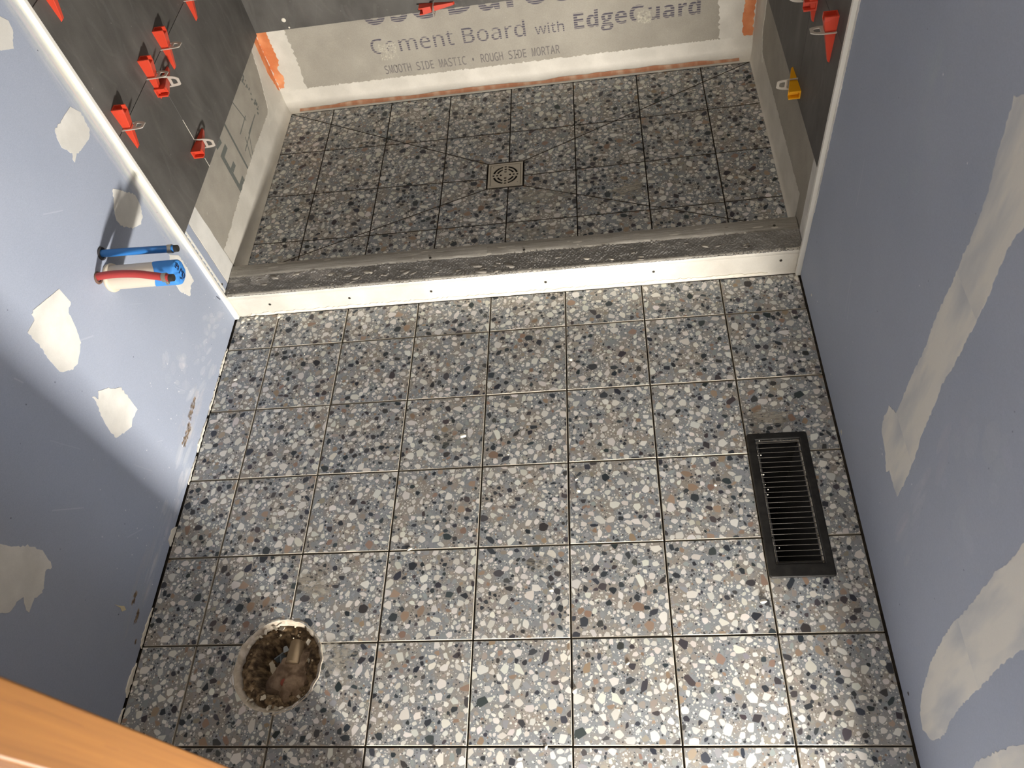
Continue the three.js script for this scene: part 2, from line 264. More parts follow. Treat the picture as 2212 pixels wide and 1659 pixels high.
function arcCut(x0, x1, z0, z1, [cx, cz, r]) {
  const corners = [[x0, z0], [x1, z0], [x1, z1], [x0, z1]], bound = [];
  const inside = (p) => Math.hypot(p[0] - cx, p[1] - cz) < r;
  if (!corners.some(inside)) return corners;
  for (let i = 0; i < 4; i++) { const a = corners[i], b = corners[(i + 1) % 4]; for (let k = 0; k < 60; k++) bound.push([a[0] + (b[0] - a[0]) * k / 60, a[1] + (b[1] - a[1]) * k / 60, k === 0]); }
  let st = bound.findIndex((p, i) => inside(p) && !inside(bound[(i + 1) % bound.length]));
  const keep = []; for (let k = 1; k <= bound.length; k++) { const p = bound[(st + k) % bound.length]; if (inside(p)) break; keep.push(p); }
  const out = [keep[0], ...keep.slice(1, -1).filter((p) => p[2]), keep[keep.length - 1]];
  const e = out[out.length - 1], s = out[0]; let a0 = Math.atan2(e[1] - cz, e[0] - cx), a1 = Math.atan2(s[1] - cz, s[0] - cx);
  let d = a1 - a0; while (d > Math.PI) d -= 2 * Math.PI; while (d < -Math.PI) d += 2 * Math.PI;
  for (let k = 1; k < 14; k++) { const a = a0 + d * k / 14, q = r + rr(-0.0012, 0.0012); out.push([cx + Math.cos(a) * q, cz + Math.sin(a) * q]); }
  return out.map((p) => [p[0], p[1]]);
}
for (let r = 0; r + 1 < rowZ.length; r++) for (let c = 0; c + 1 < colX.length; c++) {
  const x0 = colX[c] + (c ? J : 0), x1 = colX[c + 1] - (c < 7 ? J : 0), z0 = rowZ[r] + (r ? J : 0), z1 = rowZ[r + 1] - J, cx = (x0 + x1) / 2, cz = (z0 + z1) / 2;
  const sk = () => rr(-0.0004, 0.0004), rect = [[x0 + sk(), z0 + sk()], [x1 + sk(), z0 + sk()], [x1 + sk(), z1 + sk()], [x0 + sk(), z1 + sk()]];
  const y = flat(rr(-0.0005, 0.0004), rr(-0.003, 0.003), rr(-0.003, 0.003), cx, cz), at = [R(), R()], turn = Math.floor(R() * 4) * Math.PI / 2;
  const add = (p) => mesh('tile', prism(p, y, 0.008, 0.0008, at, turn), floorMat, floor);
  if (c === 7 && z0 < DUCT[3] && z1 > DUCT[2]) {
    const [a, b, d0, d1] = DUCT;
    if (z0 < d0) add([[x0, z0], [x1, z0], [x1, z1], [b, z1], [b, d0], [a, d0], [a, z1], [x0, z1]]);
    else if (z1 > d1) add([[x0, z0], [a, z0], [a, d1], [b, d1], [b, z0], [x1, z0], [x1, z1], [x0, z1]]);
    else { add([[x0, z0], [a, z0], [a, z1], [x0, z1]]); add([[b, z0], [x1, z0], [x1, z1], [b, z1]]); }
  } else if (Math.abs(cx - HOLE[0]) < 0.2 && Math.abs(cz - HOLE[1]) < 0.2) add(arcCut(x0, x1, z0, z1, HOLE));
  else add(rect);
}

// ---------- shower floor: four slopes cut along the diagonals towards the drain ----------
const SX0 = -0.712, SX1 = 0.794, SZ0 = -1.366, SZ1 = -0.632, DR = [0.03, -0.968, 0.0555], YP = 0.045, YD = 0.031;
const sfloor = struct(group('shower_floor'), 'sloped terrazzo shower floor cut on diagonals to the drain');
mesh('mortar_bed', box(XL, XR, -0.03, 0.018, ZB, SZ1), thinset, sfloor);
{
  const o = [[SX0, SZ0], [SX1, SZ0], [SX1, SZ1], [SX0, SZ1]], i = [[DR[0] - DR[2], DR[1] - DR[2]], [DR[0] + DR[2], DR[1] - DR[2]], [DR[0] + DR[2], DR[1] + DR[2]], [DR[0] - DR[2], DR[1] + DR[2]]];
  const cols = [SX0, -0.56, -0.36, -0.16, 0.04, 0.24, 0.44, 0.64, SX1], rows = [SZ0, -1.157, -0.957, -0.756, SZ1], j = 0.0013;
  for (let s = 0; s < 4; s++) {
    const A = o[s], B = o[(s + 1) % 4], C = i[(s + 1) % 4], D = i[s];
    const yOf = s % 2 === 0 ? (x, z) => YD + (YP - YD) * (z - D[1]) / (A[1] - D[1]) : (x, z) => YD + (YP - YD) * (x - D[0]) / (A[0] - D[0]);
    for (let r = 0; r < 4; r++) for (let c = 0; c < 8; c++) {
      let p = [[cols[c] + j, rows[r] + j], [cols[c + 1] - j, rows[r] + j], [cols[c + 1] - j, rows[r + 1] - j], [cols[c] + j, rows[r + 1] - j]];
      for (const [a, b] of [[A, B], [B, C], [C, D], [D, A]]) { let nx = b[1] - a[1], nz = a[0] - b[0]; const l = Math.hypot(nx, nz); nx /= l; nz /= l; p = clip(p, nx, nz, a[0] * nx + a[1] * nz - j); if (p.length < 3) break; }
      if (p.length < 3 || Math.abs(THREE.ShapeUtils.area(p.map((q) => new THREE.Vector2(...q)))) < 0.00012) continue;
      mesh('tile', prism(p, yOf, 0.008, 0.0005, [hash(r, c), hash(c + 40, r)], Math.floor(hash(r + 9, c) * 4) * Math.PI / 2), showerMat, sfloor);
    }
  }
}

// ---------- dried mortar wiped thinly over a few tiles ----------
function haze(parent, x0, x1, z0, z1, y, dens, sd) {
  const a = canvas(256, 256, (c, W, H2) => pixels(c, W, H2, (x, yy) => { const u = x / W * 2 - 1, v = yy / H2 * 2 - 1, edge = 0.75 - Math.hypot(u, v) + (fbm(x / 40 + sd, yy / 40, 4) - 0.5) * 1.3, n = fbm(x / 18 + sd, yy / 6, 4); const k = edge > 0 ? Math.min(1, edge * 2.2) * Math.min(1, Math.max(0, n - 0.3) * 4.5) * dens * 255 : 0; return [k, k, k]; }));
  const t = new THREE.CanvasTexture(a), g = new THREE.PlaneGeometry(x1 - x0, z1 - z0, 6, 6).rotateX(-Math.PI / 2).translate((x0 + x1) / 2, 0, (z0 + z1) / 2), P = g.attributes.position;
  for (let i = 0; i < P.count; i++) P.setY(i, y(P.getX(i), P.getZ(i)) + 0.0008);
  g.computeVertexNormals(); mesh('mortar_haze', g, std({ color: 0xb9b3a6, roughness: 0.95, transparent: true, alphaMap: t }), parent);
}
const showerY = (x, z) => { const q = Math.max((x - DR[0]) / (x > DR[0] ? SX1 - DR[0] - DR[2] : DR[0] - DR[2] - SX0), (DR[0] - x) / (DR[0] - DR[2] - SX0), (z - DR[1]) / (SZ1 - DR[1] - DR[2]), (DR[1] - z) / (DR[1] - DR[2] - SZ0)); return YD + (YP - YD) * Math.min(1, Math.max(0, q)); };
haze(sfloor, 0.31, 0.45, -0.9, -0.79, showerY, 0.8, 3); haze(sfloor, 0.05, 0.26, -0.9, -0.8, showerY, 0.5, 14); haze(sfloor, 0.02, 0.22, -0.75, -0.66, showerY, 0.5, 21);
haze(floor, -0.42, -0.3, 0.22, 0.33, () => 0, 0.6, 31); haze(floor, -0.33, -0.22, 0.36, 0.5, () => 0, 0.6, 44); haze(floor, 0.6, 0.72, -0.12, -0.06, () => 0, 0.8, 52); haze(floor, -0.16, 0.02, -0.13, -0.03, () => 0, 0.3, 60); haze(floor, 0.08, 0.18, 0.21, 0.27, () => 0, 0.5, 71);

// ---------- shower drain ----------
{
  const d = tag(group('shower_drain'), 'square stainless steel drain grate with round slot pattern in the shower floor', 'drain');
  d.position.set(DR[0], YD - 0.002, DR[1]);
  const steel = phys({ color: 0xc9c2b4, metalness: 0.35, roughness: 0.5 }), dark = std({ color: 0x2b2927, roughness: 0.9 });
  const S = 0.044, sh = new THREE.Shape([[-S, -S], [S, -S], [S, S], [-S, S]].map((p) => new THREE.Vector2(...p)));
  const ringSlot = (r0, r1, a0, a1) => { const p = new THREE.Path(); p.absarc(0, 0, r1, a0, a1, false); p.absarc(0, 0, r0, a1, a0, true); p.closePath(); sh.holes.push(p); };
  for (let q = 0; q < 4; q++) {
    const a = q * Math.PI / 2;
    ringSlot(0.0318, 0.0385, a + 0.22, a + Math.PI / 2 - 0.22); ringSlot(0.0212, 0.0278, a + 0.34, a + Math.PI / 2 - 0.34);
    for (const [r0, r1, w] of [[0.0325, 0.039, 0.11], [0.0215, 0.028, 0.15], [0.0105, 0.0172, 0.28]]) ringSlot(r0, r1, a - w, a + w);
  }
  mesh('grate', boxUV(new THREE.ExtrudeGeometry(sh, { depth: 0.002, bevelEnabled: true, bevelSize: 0.0004, bevelThickness: 0.0004, bevelSegments: 1, curveSegments: 8 }).rotateX(-Math.PI / 2)), steel, d);
  const fr = new THREE.Shape([[-0.0515, -0.0515], [0.0515, -0.0515], [0.0515, 0.0515], [-0.0515, 0.0515]].map((p) => new THREE.Vector2(...p)));
  fr.holes.push(new THREE.Path([[-0.0462, -0.0462], [-0.0462, 0.0462], [0.0462, 0.0462], [0.0462, -0.0462]].map((p) => new THREE.Vector2(...p))));
  mesh('frame', boxUV(new THREE.ExtrudeGeometry(fr, { depth: 0.0022, bevelEnabled: true, bevelSize: 0.0006, bevelThickness: 0.0006, bevelSegments: 2 }).rotateX(-Math.PI / 2)), steel, d);
  mesh('sump', mergeGeometries([box(-0.05, 0.05, -0.0108, -0.0095, -0.05, 0.05), box(-0.0512, -0.05, -0.0108, -0.0008, -0.05, 0.05), box(0.05, 0.0512, -0.0108, -0.0008, -0.05, 0.05), box(-0.05, 0.05, -0.0108, -0.0008, -0.0512, -0.05), box(-0.05, 0.05, -0.0108, -0.0008, 0.05, 0.0512)]), dark, d);
  for (const [x, z] of [[-0.037, -0.036], [0.037, 0.036]]) mesh('screw', new THREE.CylinderGeometry(0.0012, 0.0012, 0.0006, 10).translate(x, 0.0025, z), dark, d);
}

// ---------- curb ----------
{
  const g = tag(group('shower_curb'), 'low grey mesh-faced shower curb with screwed white front strip', 'curb');
  const YT = 0.084, x0 = XL + 0.002, x1 = XR - 0.002;
  mesh('core', box(x0, x1, -0.008, YT - 0.004, -0.634, ZF - 0.006), plainBoard, g);
  const topTex = canvas(2048, 256, (c, W, H) => {                 // 1.54 m by 0.12 m
    pixels(c, W, H, (x, y) => { const weave = ((x % 7) < 3 ? 1 : 0) ^ ((y % 8) < 4 ? 1 : 0), k = fbm(x / 60, y / 40, 4) - 0.5, g2 = (hash(x, y) - 0.5) * 14; const v = 138 + k * 44 + (weave - 0.5) * 12 + g2; return [v + 2, v, v - 4]; });
    const blob = (x, y, r, col) => { c.fillStyle = col; c.beginPath(); const n = 16; for (let k = 0; k < n; k++) { const a = k / n * 6.283, q = r * rr(0.6, 1.25); c.lineTo(x + Math.cos(a) * q * 1.7, y + Math.sin(a) * q); } c.fill(); };
    for (let n = 0; n < 46; n++) blob(R() * R() * W * 0.62, rr(10, 180), rr(6, 26), `rgba(184,180,175,${rr(0.35, 0.85)})`);
    for (let n = 0; n < 420; n++) { const x = W * (0.12 + 0.8 * R()), y = rr(60, 250); c.strokeStyle = `rgba(206,200,186,${rr(0.15, 0.6)})`; c.lineWidth = rr(0.6, 2.6); c.beginPath(); c.moveTo(x, y); c.lineTo(x + rr(-16, 16), y + rr(-7, 7)); c.stroke(); }
    for (let n = 0; n < 70; n++) blob(R() * W, rr(4, 240), rr(1, 4), `rgba(214,208,194,${rr(0.4, 0.9)})`);
  });
  const topMat = std({ map: ctex(topTex, 1.54, 0.12, x0, 0.52), roughness: 0.9 });
  const nx = 900, nz = 48, pos = [], idx = [], uv = [];
  for (let b = 0; b <= nz; b++) for (let a = 0; a <= nx; a++) {
    const x = x0 + (x1 - x0) * a / nx, z = -0.592 + (ZF + 0.001 + 0.592) * b / nz;
    const rough = 0.0042 * (fbm(x * 420, z * 420, 3) - 0.4) * (0.5 + vn(x * 9, 2)) + 0.0012 * Math.min(0.5, Math.max(0, fbm(x * 30 + 3, z * 45, 3) - 0.56) * 8) + 0.0006 * ((Math.floor(x / 0.005) + Math.floor(z / 0.005)) % 2);
    pos.push(x, YT + rough * (b < 2 ? 0.3 : 1) + (z + 0.52) * -0.02, z); uv.push(x, -z);
    if (a < nx && b < nz) { const k = b * (nx + 1) + a; idx.push(k, k + nx + 1, k + 1, k + 1, k + nx + 1, k + nx + 2); }
  }
  const tg = new THREE.BufferGeometry(); tg.setAttribute('position', new THREE.Float32BufferAttribute(pos, 3)); tg.setAttribute('uv', new THREE.Float32BufferAttribute(uv, 2)); tg.setIndex(idx); tg.computeVertexNormals();
  const t = mesh('mesh_face', tg, topMat, g); t.userData.label = 'rough charcoal mesh face with dried mortar';
  // smooth plastic strip along the inner edge, rounded over the back
  const pr = [[-0.589, YT - 0.001], [-0.5895, YT + 0.0022], [-0.6, YT + 0.0038], [-0.622, YT + 0.0042], [-0.632, YT + 0.0026], [-0.6365, YT - 0.003], [-0.6375, YT - 0.02], [-0.6375, 0.03]];
  const stripTex = ctex(canvas(2048, 128, (c, W, H2) => {          // trowelled smears run along the strip
    pixels(c, W, H2, (x, y) => { const k = fbm(x / 70, y / 3, 4) - 0.5, q = fbm(x / 200 + 4, y / 40, 3) - 0.5, g2 = (hash(x, y) - 0.5) * 18, v = 150 + k * 52 + q * 44 + g2; return [v + 3, v - 1, v - 9]; });
    for (let n = 0; n < 150; n++) { c.fillStyle = `rgba(212,206,194,${rr(0.2, 0.8)})`; c.beginPath(); c.ellipse(R() * W, R() * H2, rr(2, 22), rr(0.8, 3), rr(-0.1, 0.1), 0, 7); c.fill(); }
    for (let n = 0; n < 40; n++) { c.fillStyle = `rgba(92,86,78,${rr(0.2, 0.6)})`; c.beginPath(); c.ellipse(R() * W, R() * H2, rr(1, 10), rr(0.8, 2), 0, 0, 7); c.fill(); }
  }), 1.54, 0.1);
  const sg = [], su = [], si = [], ns = 200;
  for (let a = 0; a <= ns; a++) { const x = x0 + (x1 - x0) * a / ns; pr.forEach(([z, y], k) => { sg.push(x, y + (k && k < 5 ? (vn(x * 90, k) - 0.5) * 0.0008 : 0), z + (k === 0 || k === 1 ? (vn(x * 50, 3) - 0.5) * 0.003 : 0)); su.push(x, -z - y); if (a < ns && k + 1 < pr.length) { const q = a * pr.length + k; si.push(q, q + pr.length, q + 1, q + 1, q + pr.length, q + pr.length + 1); } }); }
  const stg = new THREE.BufferGeometry(); stg.setAttribute('position', new THREE.Float32BufferAttribute(sg, 3)); stg.setAttribute('uv', new THREE.Float32BufferAttribute(su, 2)); stg.setIndex(si); stg.computeVertexNormals();
  mesh('edge_strip', stg, std({ map: stripTex, roughness: 0.75, side: THREE.DoubleSide }), g).userData.label = 'smooth grey strip along the inner edge';
  // white front strip with a lip at the top and a wavy smear at the bottom
  const front = [[0.0015, 0.003], [0.0015, 0.0], [0.02, 0.0], [0.066, -0.0006], [0.0694, 0.0004], [0.071, -0.0045], [0.0732, 0.0018], [YT - 0.002, 0.0008], [YT + 0.0012, -0.0012], [YT + 0.0014, -0.008], [YT - 0.001, -0.0125]];
  const fp = [], fi = [], fu = [], nf = 420;
  for (let a = 0; a <= nf; a++) { const x = x0 + 0.006 + (x1 - x0 - 0.006) * a / nf; front.forEach(([y, dz], k) => { const wob = k >= 8 ? (fbm(x * 120, k, 2) - 0.5) * (k === 10 ? 0.009 : 0.0016) : k === 5 ? (vn(x * 60, 1) - 0.5) * 0.0012 : (fbm(x * 30, k * 3, 2) - 0.5) * 0.0006; fp.push(x, y + (k >= 4 && k < 8 ? (fbm(x * 20, 2, 2) - 0.5) * 0.002 : 0), ZF + dz + wob); fu.push(x, y); if (a < nf && k + 1 < front.length) { const q = a * front.length + k; fi.push(q, q + front.length, q + 1, q + 1, q + front.length, q + front.length + 1); } }); }
  const fg = new THREE.BufferGeometry(); fg.setAttribute('position', new THREE.Float32BufferAttribute(fp, 3)); fg.setAttribute('uv', new THREE.Float32BufferAttribute(fu, 2)); fg.setIndex(fi); fg.computeVertexNormals();
  mesh('front_strip', fg, membrane, g).userData.label = 'white front strip with dark screw heads';
  const smear = jag([[x0 + 0.03, 0.004], [0.72, 0.004], [0.72, 0.011], [0.5, 0.013], [0.2, 0.012], [-0.1, 0.013], [-0.4, 0.012], [x0 + 0.05, 0.01]], 0.0035, 0.007);
  mesh('mud_smear', boxUV(new THREE.ExtrudeGeometry(new THREE.Shape(smear.map((p) => new THREE.Vector2(...p))), { depth: 0.0022, bevelEnabled: false }).translate(0, 0, ZF)), hardener, g);
  const blobM = std({ color: 0x8d8880, roughness: 0.95 }), blobW = std({ color: 0xb9b3a7, roughness: 0.9 });
  for (let k = 0; k < 60; k++) {
    const r0 = rr(0.002, 0.005) * (k < 12 ? 2 : 1), bg = new THREE.IcosahedronGeometry(r0, 2), P = bg.attributes.position;
    for (let q = 0; q < P.count; q++) { const a = P.getX(q), b = P.getY(q), c = P.getZ(q), f = 0.55 + 0.95 * fbm(a / r0 * 1.6 + k * 7, c / r0 * 1.6 + b / r0 + 11, 3); P.setXYZ(q, a * f * 2.1, b * f * 0.14, c * f * 0.8); }
    const m = mesh('mortar_blob', boxUV(mergeVertices(bg)), k % 4 ? blobM : blobW, g); m.position.set(k < 12 ? rr(-0.7, 0.1) : rr(-0.71, 0.77), YT + 0.0016, rr(-0.585, -0.53)); m.rotation.y = rr(-0.5, 0.5);
  }
  const scr = new THREE.CylinderGeometry(0.0034, 0.0036, 0.0012, 14), scrM = std({ color: 0x3a3731, roughness: 0.6, metalness: 0.3 });
  for (const [x, y] of [[-0.612, 0.041], [-0.384, 0.04], [-0.156, 0.041], [0.152, 0.041], [0.432, 0.047], [0.748, 0.05]]) mesh('screw', scr, scrM, g).position.set(x, y, ZF + 0.0006), g.children[g.children.length - 1].rotation.x = Math.PI / 2;
  for (const [x, z] of [[-0.154, -0.597], [0.1, -0.597], [0.741, -0.606]]) mesh('screw', scr, scrM, g).position.set(x, YT + 0.0042, z);
}

// ---------- walls ----------
const H = CEIL;
const extr = (pts, depth, opt = {}) => new THREE.ExtrudeGeometry(new THREE.Shape(pts.map((p) => new THREE.Vector2(p[0], p[1]))), { depth, bevelEnabled: false, ...opt });
// outline in (z,y) laid on a side wall, its face looking to +x (dir 1) or -x (dir -1)
const onSide = (pts, x, dir, d) => { const g = extr(pts.map(([z, y]) => [-z * dir, y]), d); g.rotateY(dir * Math.PI / 2).translate(x, 0, 0); return boxUV(g); };
const onBack = (pts, z, d) => boxUV(extr(pts, d).translate(0, 0, z));

const wallL = struct(group('wall_left')), wallR = struct(group('wall_right')), wallB = struct(group('wall_back'));
mesh('drywall', box(XL - 0.013, XL, 0.004, H, -0.57, 2.6), dryLeft, wallL);
mesh('drywall', box(XR, XR + 0.013, 0.004, H, -0.57, 2.6), dryRight, wallR);
mesh('framing', box(XL - 0.1, XL - 0.013, -0.03, H, -1.5, 2.6), plainWall, wallL);
mesh('framing', box(XR + 0.013, XR + 0.1, -0.03, H, -1.5, 2.6), plainWall, wallR);
mesh('framing', box(XL - 0.1, XR + 0.1, -0.03, H, -1.5, ZB - 0.013), plainWall, wallB);
mesh('cement_board', box(XL - 0.013, XL, 0, H, ZB, -0.57), sideBoard, wallL);
mesh('cement_board', box(XR, XR + 0.013, 0, H, ZB, -0.57), plainBoard, wallR);
mesh('cement_board', box(XL, XR, 0, H, ZB - 0.013, ZB), backBoard, wallB);
// taped joint between drywall and cement board
mesh('joint_compound', onSide(jag([[-0.572, 0.086], [-0.572, 1.2], [-0.634, 1.2], [-0.632, 0.3], [-0.638, 0.086]], 0.0012, 0.02), XL, 1, 0.0008), mudMat, wallL).userData.label = 'cream joint compound strip beside cement board';
mesh('joint_compound', onSide(jag([[-0.525, 0.086], [-0.525, 1.2], [-0.585, 1.2], [-0.585, 0.086]], 0.0012, 0.02), XR, -1, 0.0008), mudMat, wallR);
const struct2 = (n, g2, m) => struct(mesh(n, g2, m));
const wallN = struct2('wall_front', box(XL - 0.1, XR + 0.1, -0.03, H, 2.6, 2.7), plainWall);
struct2('ceiling', box(XL - 0.1, XR + 0.1, H, H + 0.1, -1.5, 2.7), ceilMat);

// knife-applied patches of joint compound
const patchL = [
  [[-0.110, 0.585], [-0.109, 0.547], [-0.087, 0.542], [-0.085, 0.534], [-0.072, 0.506], [-0.061, 0.487], [-0.040, 0.477], [-0.015, 0.471], [0.007, 0.478], [0.028, 0.503], [0.025, 0.533], [0.016, 0.572], [0.014, 0.607], [-0.017, 0.605], [-0.021, 0.617], [-0.030, 0.617]],
  [[-0.002, 0.392], [-0.027, 0.368], [-0.050, 0.333], [-0.046, 0.297], [-0.041, 0.261], [-0.014, 0.266], [0.003, 0.261], [0.029, 0.278], [0.050, 0.295], [0.051, 0.315], [0.042, 0.346], [0.031, 0.369], [0.020, 0.386], [0.017, 0.402], [0.011, 0.382]],
  [[-0.454, 0.746], [-0.471, 0.719], [-0.462, 0.682], [-0.442, 0.675], [-0.406, 0.679], [-0.386, 0.683], [-0.365, 0.679], [-0.365, 0.689], [-0.375, 0.693], [-0.360, 0.719], [-0.366, 0.740], [-0.375, 0.750], [-0.410, 0.748]],
  [[-0.412, 0.568], [-0.432, 0.546], [-0.447, 0.526], [-0.462, 0.506], [-0.457, 0.481], [-0.436, 0.459], [-0.419, 0.456], [-0.387, 0.474], [-0.364, 0.503], [-0.360, 0.524], [-0.372, 0.540]],
  [[-0.438, 0.337], [-0.465, 0.306], [-0.465, 0.263], [-0.455, 0.221], [-0.440, 0.228], [-0.410, 0.216], [-0.390, 0.258], [-0.393, 0.290], [-0.412, 0.319]],
  [[0.367, 0.476], [0.360, 0.444], [0.344, 0.416], [0.337, 0.378], [0.349, 0.349], [0.355, 0.340], [0.368, 0.352], [0.391, 0.343], [0.404, 0.339], [0.418, 0.354], [0.446, 0.354], [0.441, 0.366], [0.425, 0.379], [0.438, 0.392], [0.455, 0.394], [0.467, 0.417], [0.482, 0.475], [0.393, 0.527]],
  [[-0.439, 0.947], [-0.453, 0.930], [-0.442, 0.914], [-0.418, 0.897], [-0.383, 0.915], [-0.351, 0.944], [-0.395, 0.969]],
];
patchL.forEach((p, i) => mesh('compound_patch', onSide(jag(p, 0.0022, 0.005, (k) => k % 3 === 0), XL, 1, 0.0007), mudMat, wallL));
mesh('compound_fleck', onSide([[0.353, 0.133], [0.350, 0.116], [0.345, 0.101], [0.350, 0.091], [0.357, 0.102], [0.352, 0.111]], XL, 1, 0.001), std({ color: 0xd8cda8, roughness: 0.9 }), wallL);
const patchR = [
  [[0.098, 0.967], [0.080, 0.953], [0.084, 0.939], [0.090, 0.911], [0.097, 0.875], [0.108, 0.848], [0.112, 0.825], [0.116, 0.798], [0.119, 0.758], [0.117, 0.730], [0.120, 0.697], [0.121, 0.664], [0.119, 0.621], [0.120, 0.584], [0.128, 0.525], [0.125, 0.459], [0.128, 0.365], [0.128, 0.348], [0.099, 0.327], [0.103, 0.313], [0.097, 0.294], [0.107, 0.262], [0.126, 0.253], [0.151, 0.246], [0.178, 0.225], [0.183, 0.241], [0.215, 0.242], [0.237, 0.244], [0.237, 0.302], [0.230, 0.369], [0.218, 0.423], [0.213, 0.485], [0.205, 0.548], [0.209, 0.601], [0.208, 0.654], [0.208, 0.703], [0.207, 0.739], [0.202, 0.778], [0.198, 0.814], [0.199, 0.844], [0.206, 0.869], [0.215, 0.926], [0.117, 1.013]],
  [[0.483, 0.617], [0.488, 0.564], [0.483, 0.518], [0.488, 0.439], [0.490, 0.387], [0.489, 0.321], [0.497, 0.254], [0.508, 0.191], [0.523, 0.149], [0.538, 0.106], [0.561, 0.075], [0.585, 0.066], [0.607, 0.094], [0.614, 0.141], [0.611, 0.180], [0.602, 0.201], [0.592, 0.279], [0.588, 0.366], [0.582, 0.461], [0.584, 0.526], [0.587, 0.592], [0.484, 0.684]],
  [[0.676, 0.442], [0.670, 0.345], [0.669, 0.270], [0.675, 0.233], [0.693, 0.206], [0.729, 0.465], [0.681, 0.508]],
];
const mudThin = std({ map: ctex(canvas(512, 512, (c, W, H2) => pixels(c, W, H2, (x, y) => { const k = fbm(x / 46, y / 190, 4) - 0.5, t = Math.min(1, Math.max(0, 0.28 + k * 1.9)), g = (hash(x, y) - 0.5) * 5, m = mix([218, 217, 212], [182, 187, 194], t); return [m[0] + g, m[1] + g, m[2] + g]; })), 0.35), roughness: 0.9 });
patchR.forEach((p) => mesh('compound_patch', onSide(jag(p, 0.0018, 0.006), XR, -1, 0.0006), mudThin, wallR));
// smeared mud along the foot of the left wall
for (const [z, l, h] of [[-0.36, 0.09, 0.008], [-0.25, 0.12, 0.006], [-0.13, 0.1, 0.009], [-0.03, 0.08, 0.006], [0.145, 0.05, 0.017], [0.36, 0.09, 0.01], [0.47, 0.07, 0.014], [0.55, 0.05, 0.008]])
  mesh('mud_smear', onSide(jag([[z - l / 2, 0.002], [z + l / 2, 0.002], [z + l * 0.3, h], [z - l * 0.25, h * 0.8]], 0.002, 0.006), XL, 1, 0.003), hardener, wallL);

// waterproofing: jagged top edge, runs down the wall and coves out over the floor
function cove(name, parent, at, len, topY, opt = {}) {          // at(s, n, y) gives a point: s along the wall, n out of it
  const n = Math.round(len / 0.004), prof = [[0.0012, null], [0.0016, 0.1], [0.0022, 0.085], [0.0045, 0.072], [0.009, 0.06], [0.016, 0.0525], [0.025, 0.0485], [opt.out || 0.031, 0.0468]];
  const pos = [], uv = [], idx = [], m = prof.length + 1;
  for (let a = 0; a <= n; a++) {
    const s = len * a / n, ty = topY(s) + (fbm(s * 260, 1.5, 3) - 0.5) * 0.012;
    const row = [[0, ty], [0.0012, ty - 0.0006], ...prof.slice(1)];
    row.forEach(([o, y], k) => { const p = at(s, o, Math.min(y, ty)); pos.push(...p); uv.push(s, y - o); if (a < n && k + 1 < m) { const q = a * m + k; idx.push(q, q + 1, q + m, q + 1, q + m + 1, q + m); } });
  }
  const g = new THREE.BufferGeometry(); g.setAttribute('position', new THREE.Float32BufferAttribute(pos, 3)); g.setAttribute('uv', new THREE.Float32BufferAttribute(uv, 2)); g.setIndex(idx); g.computeVertexNormals();
  return mesh(name, g, membrane, parent);
}
const backAt = (s, n, y) => [XL + s, y, ZB + n], leftAt = (s, n, y) => [XL + n * 0.62, y, -0.64 - s], rightAt = (s, n, y) => [XR - n * 0.3, y, -0.64 - s];
cove('waterproof_membrane', wallB, backAt, XR - XL, () => 0.117).userData.label = 'white membrane band with a jagged top edge';
cove('waterproof_membrane', wallL, leftAt, -0.64 - ZB, (s) => 0.142 + 0.01 * Math.sin(s * 5)).userData.label = 'white membrane band with a jagged top edge';
cove('waterproof_membrane', wallR, rightAt, -0.64 - ZB, () => 0.152).userData.label = 'white membrane band with a jagged top edge';
// corner bands up the two inner corners
mesh('corner_membrane', onBack(jag([[XL, 0.1], [-0.63, 0.1], [-0.636, 0.16], [-0.63, 0.22], [-0.632, 0.34], [-0.63, 0.7], [XL, 0.7]], 0.004, 0.006, (i) => i === 6), ZB, 0.0012), membrane, wallB);
mesh('corner_membrane', onBack(jag([[XR, 0.1], [0.7, 0.1], [0.694, 0.16], [0.688, 0.24], [0.686, 0.34], [0.69, 0.7], [XR, 0.7]], 0.004, 0.006, (i) => i === 6), ZB, 0.0012), membrane, wallB);
mesh('corner_membrane', onSide(jag([[ZB, 0.1], [-1.2, 0.12], [-1.255, 0.15], [-1.3, 0.24], [-1.335, 0.34], [-1.335, 0.7], [ZB, 0.7]], 0.003, 0.006, (i) => i === 6), XL, 1, 0.0012), membrane, wallL);
mesh('corner_membrane', onSide(jag([[ZB, 0.1], [-1.23, 0.13], [-1.27, 0.2], [-1.26, 0.32], [-1.26, 0.7], [ZB, 0.7]], 0.003, 0.006, (i) => i === 5), XR, -1, 0.0012), membrane, wallR);
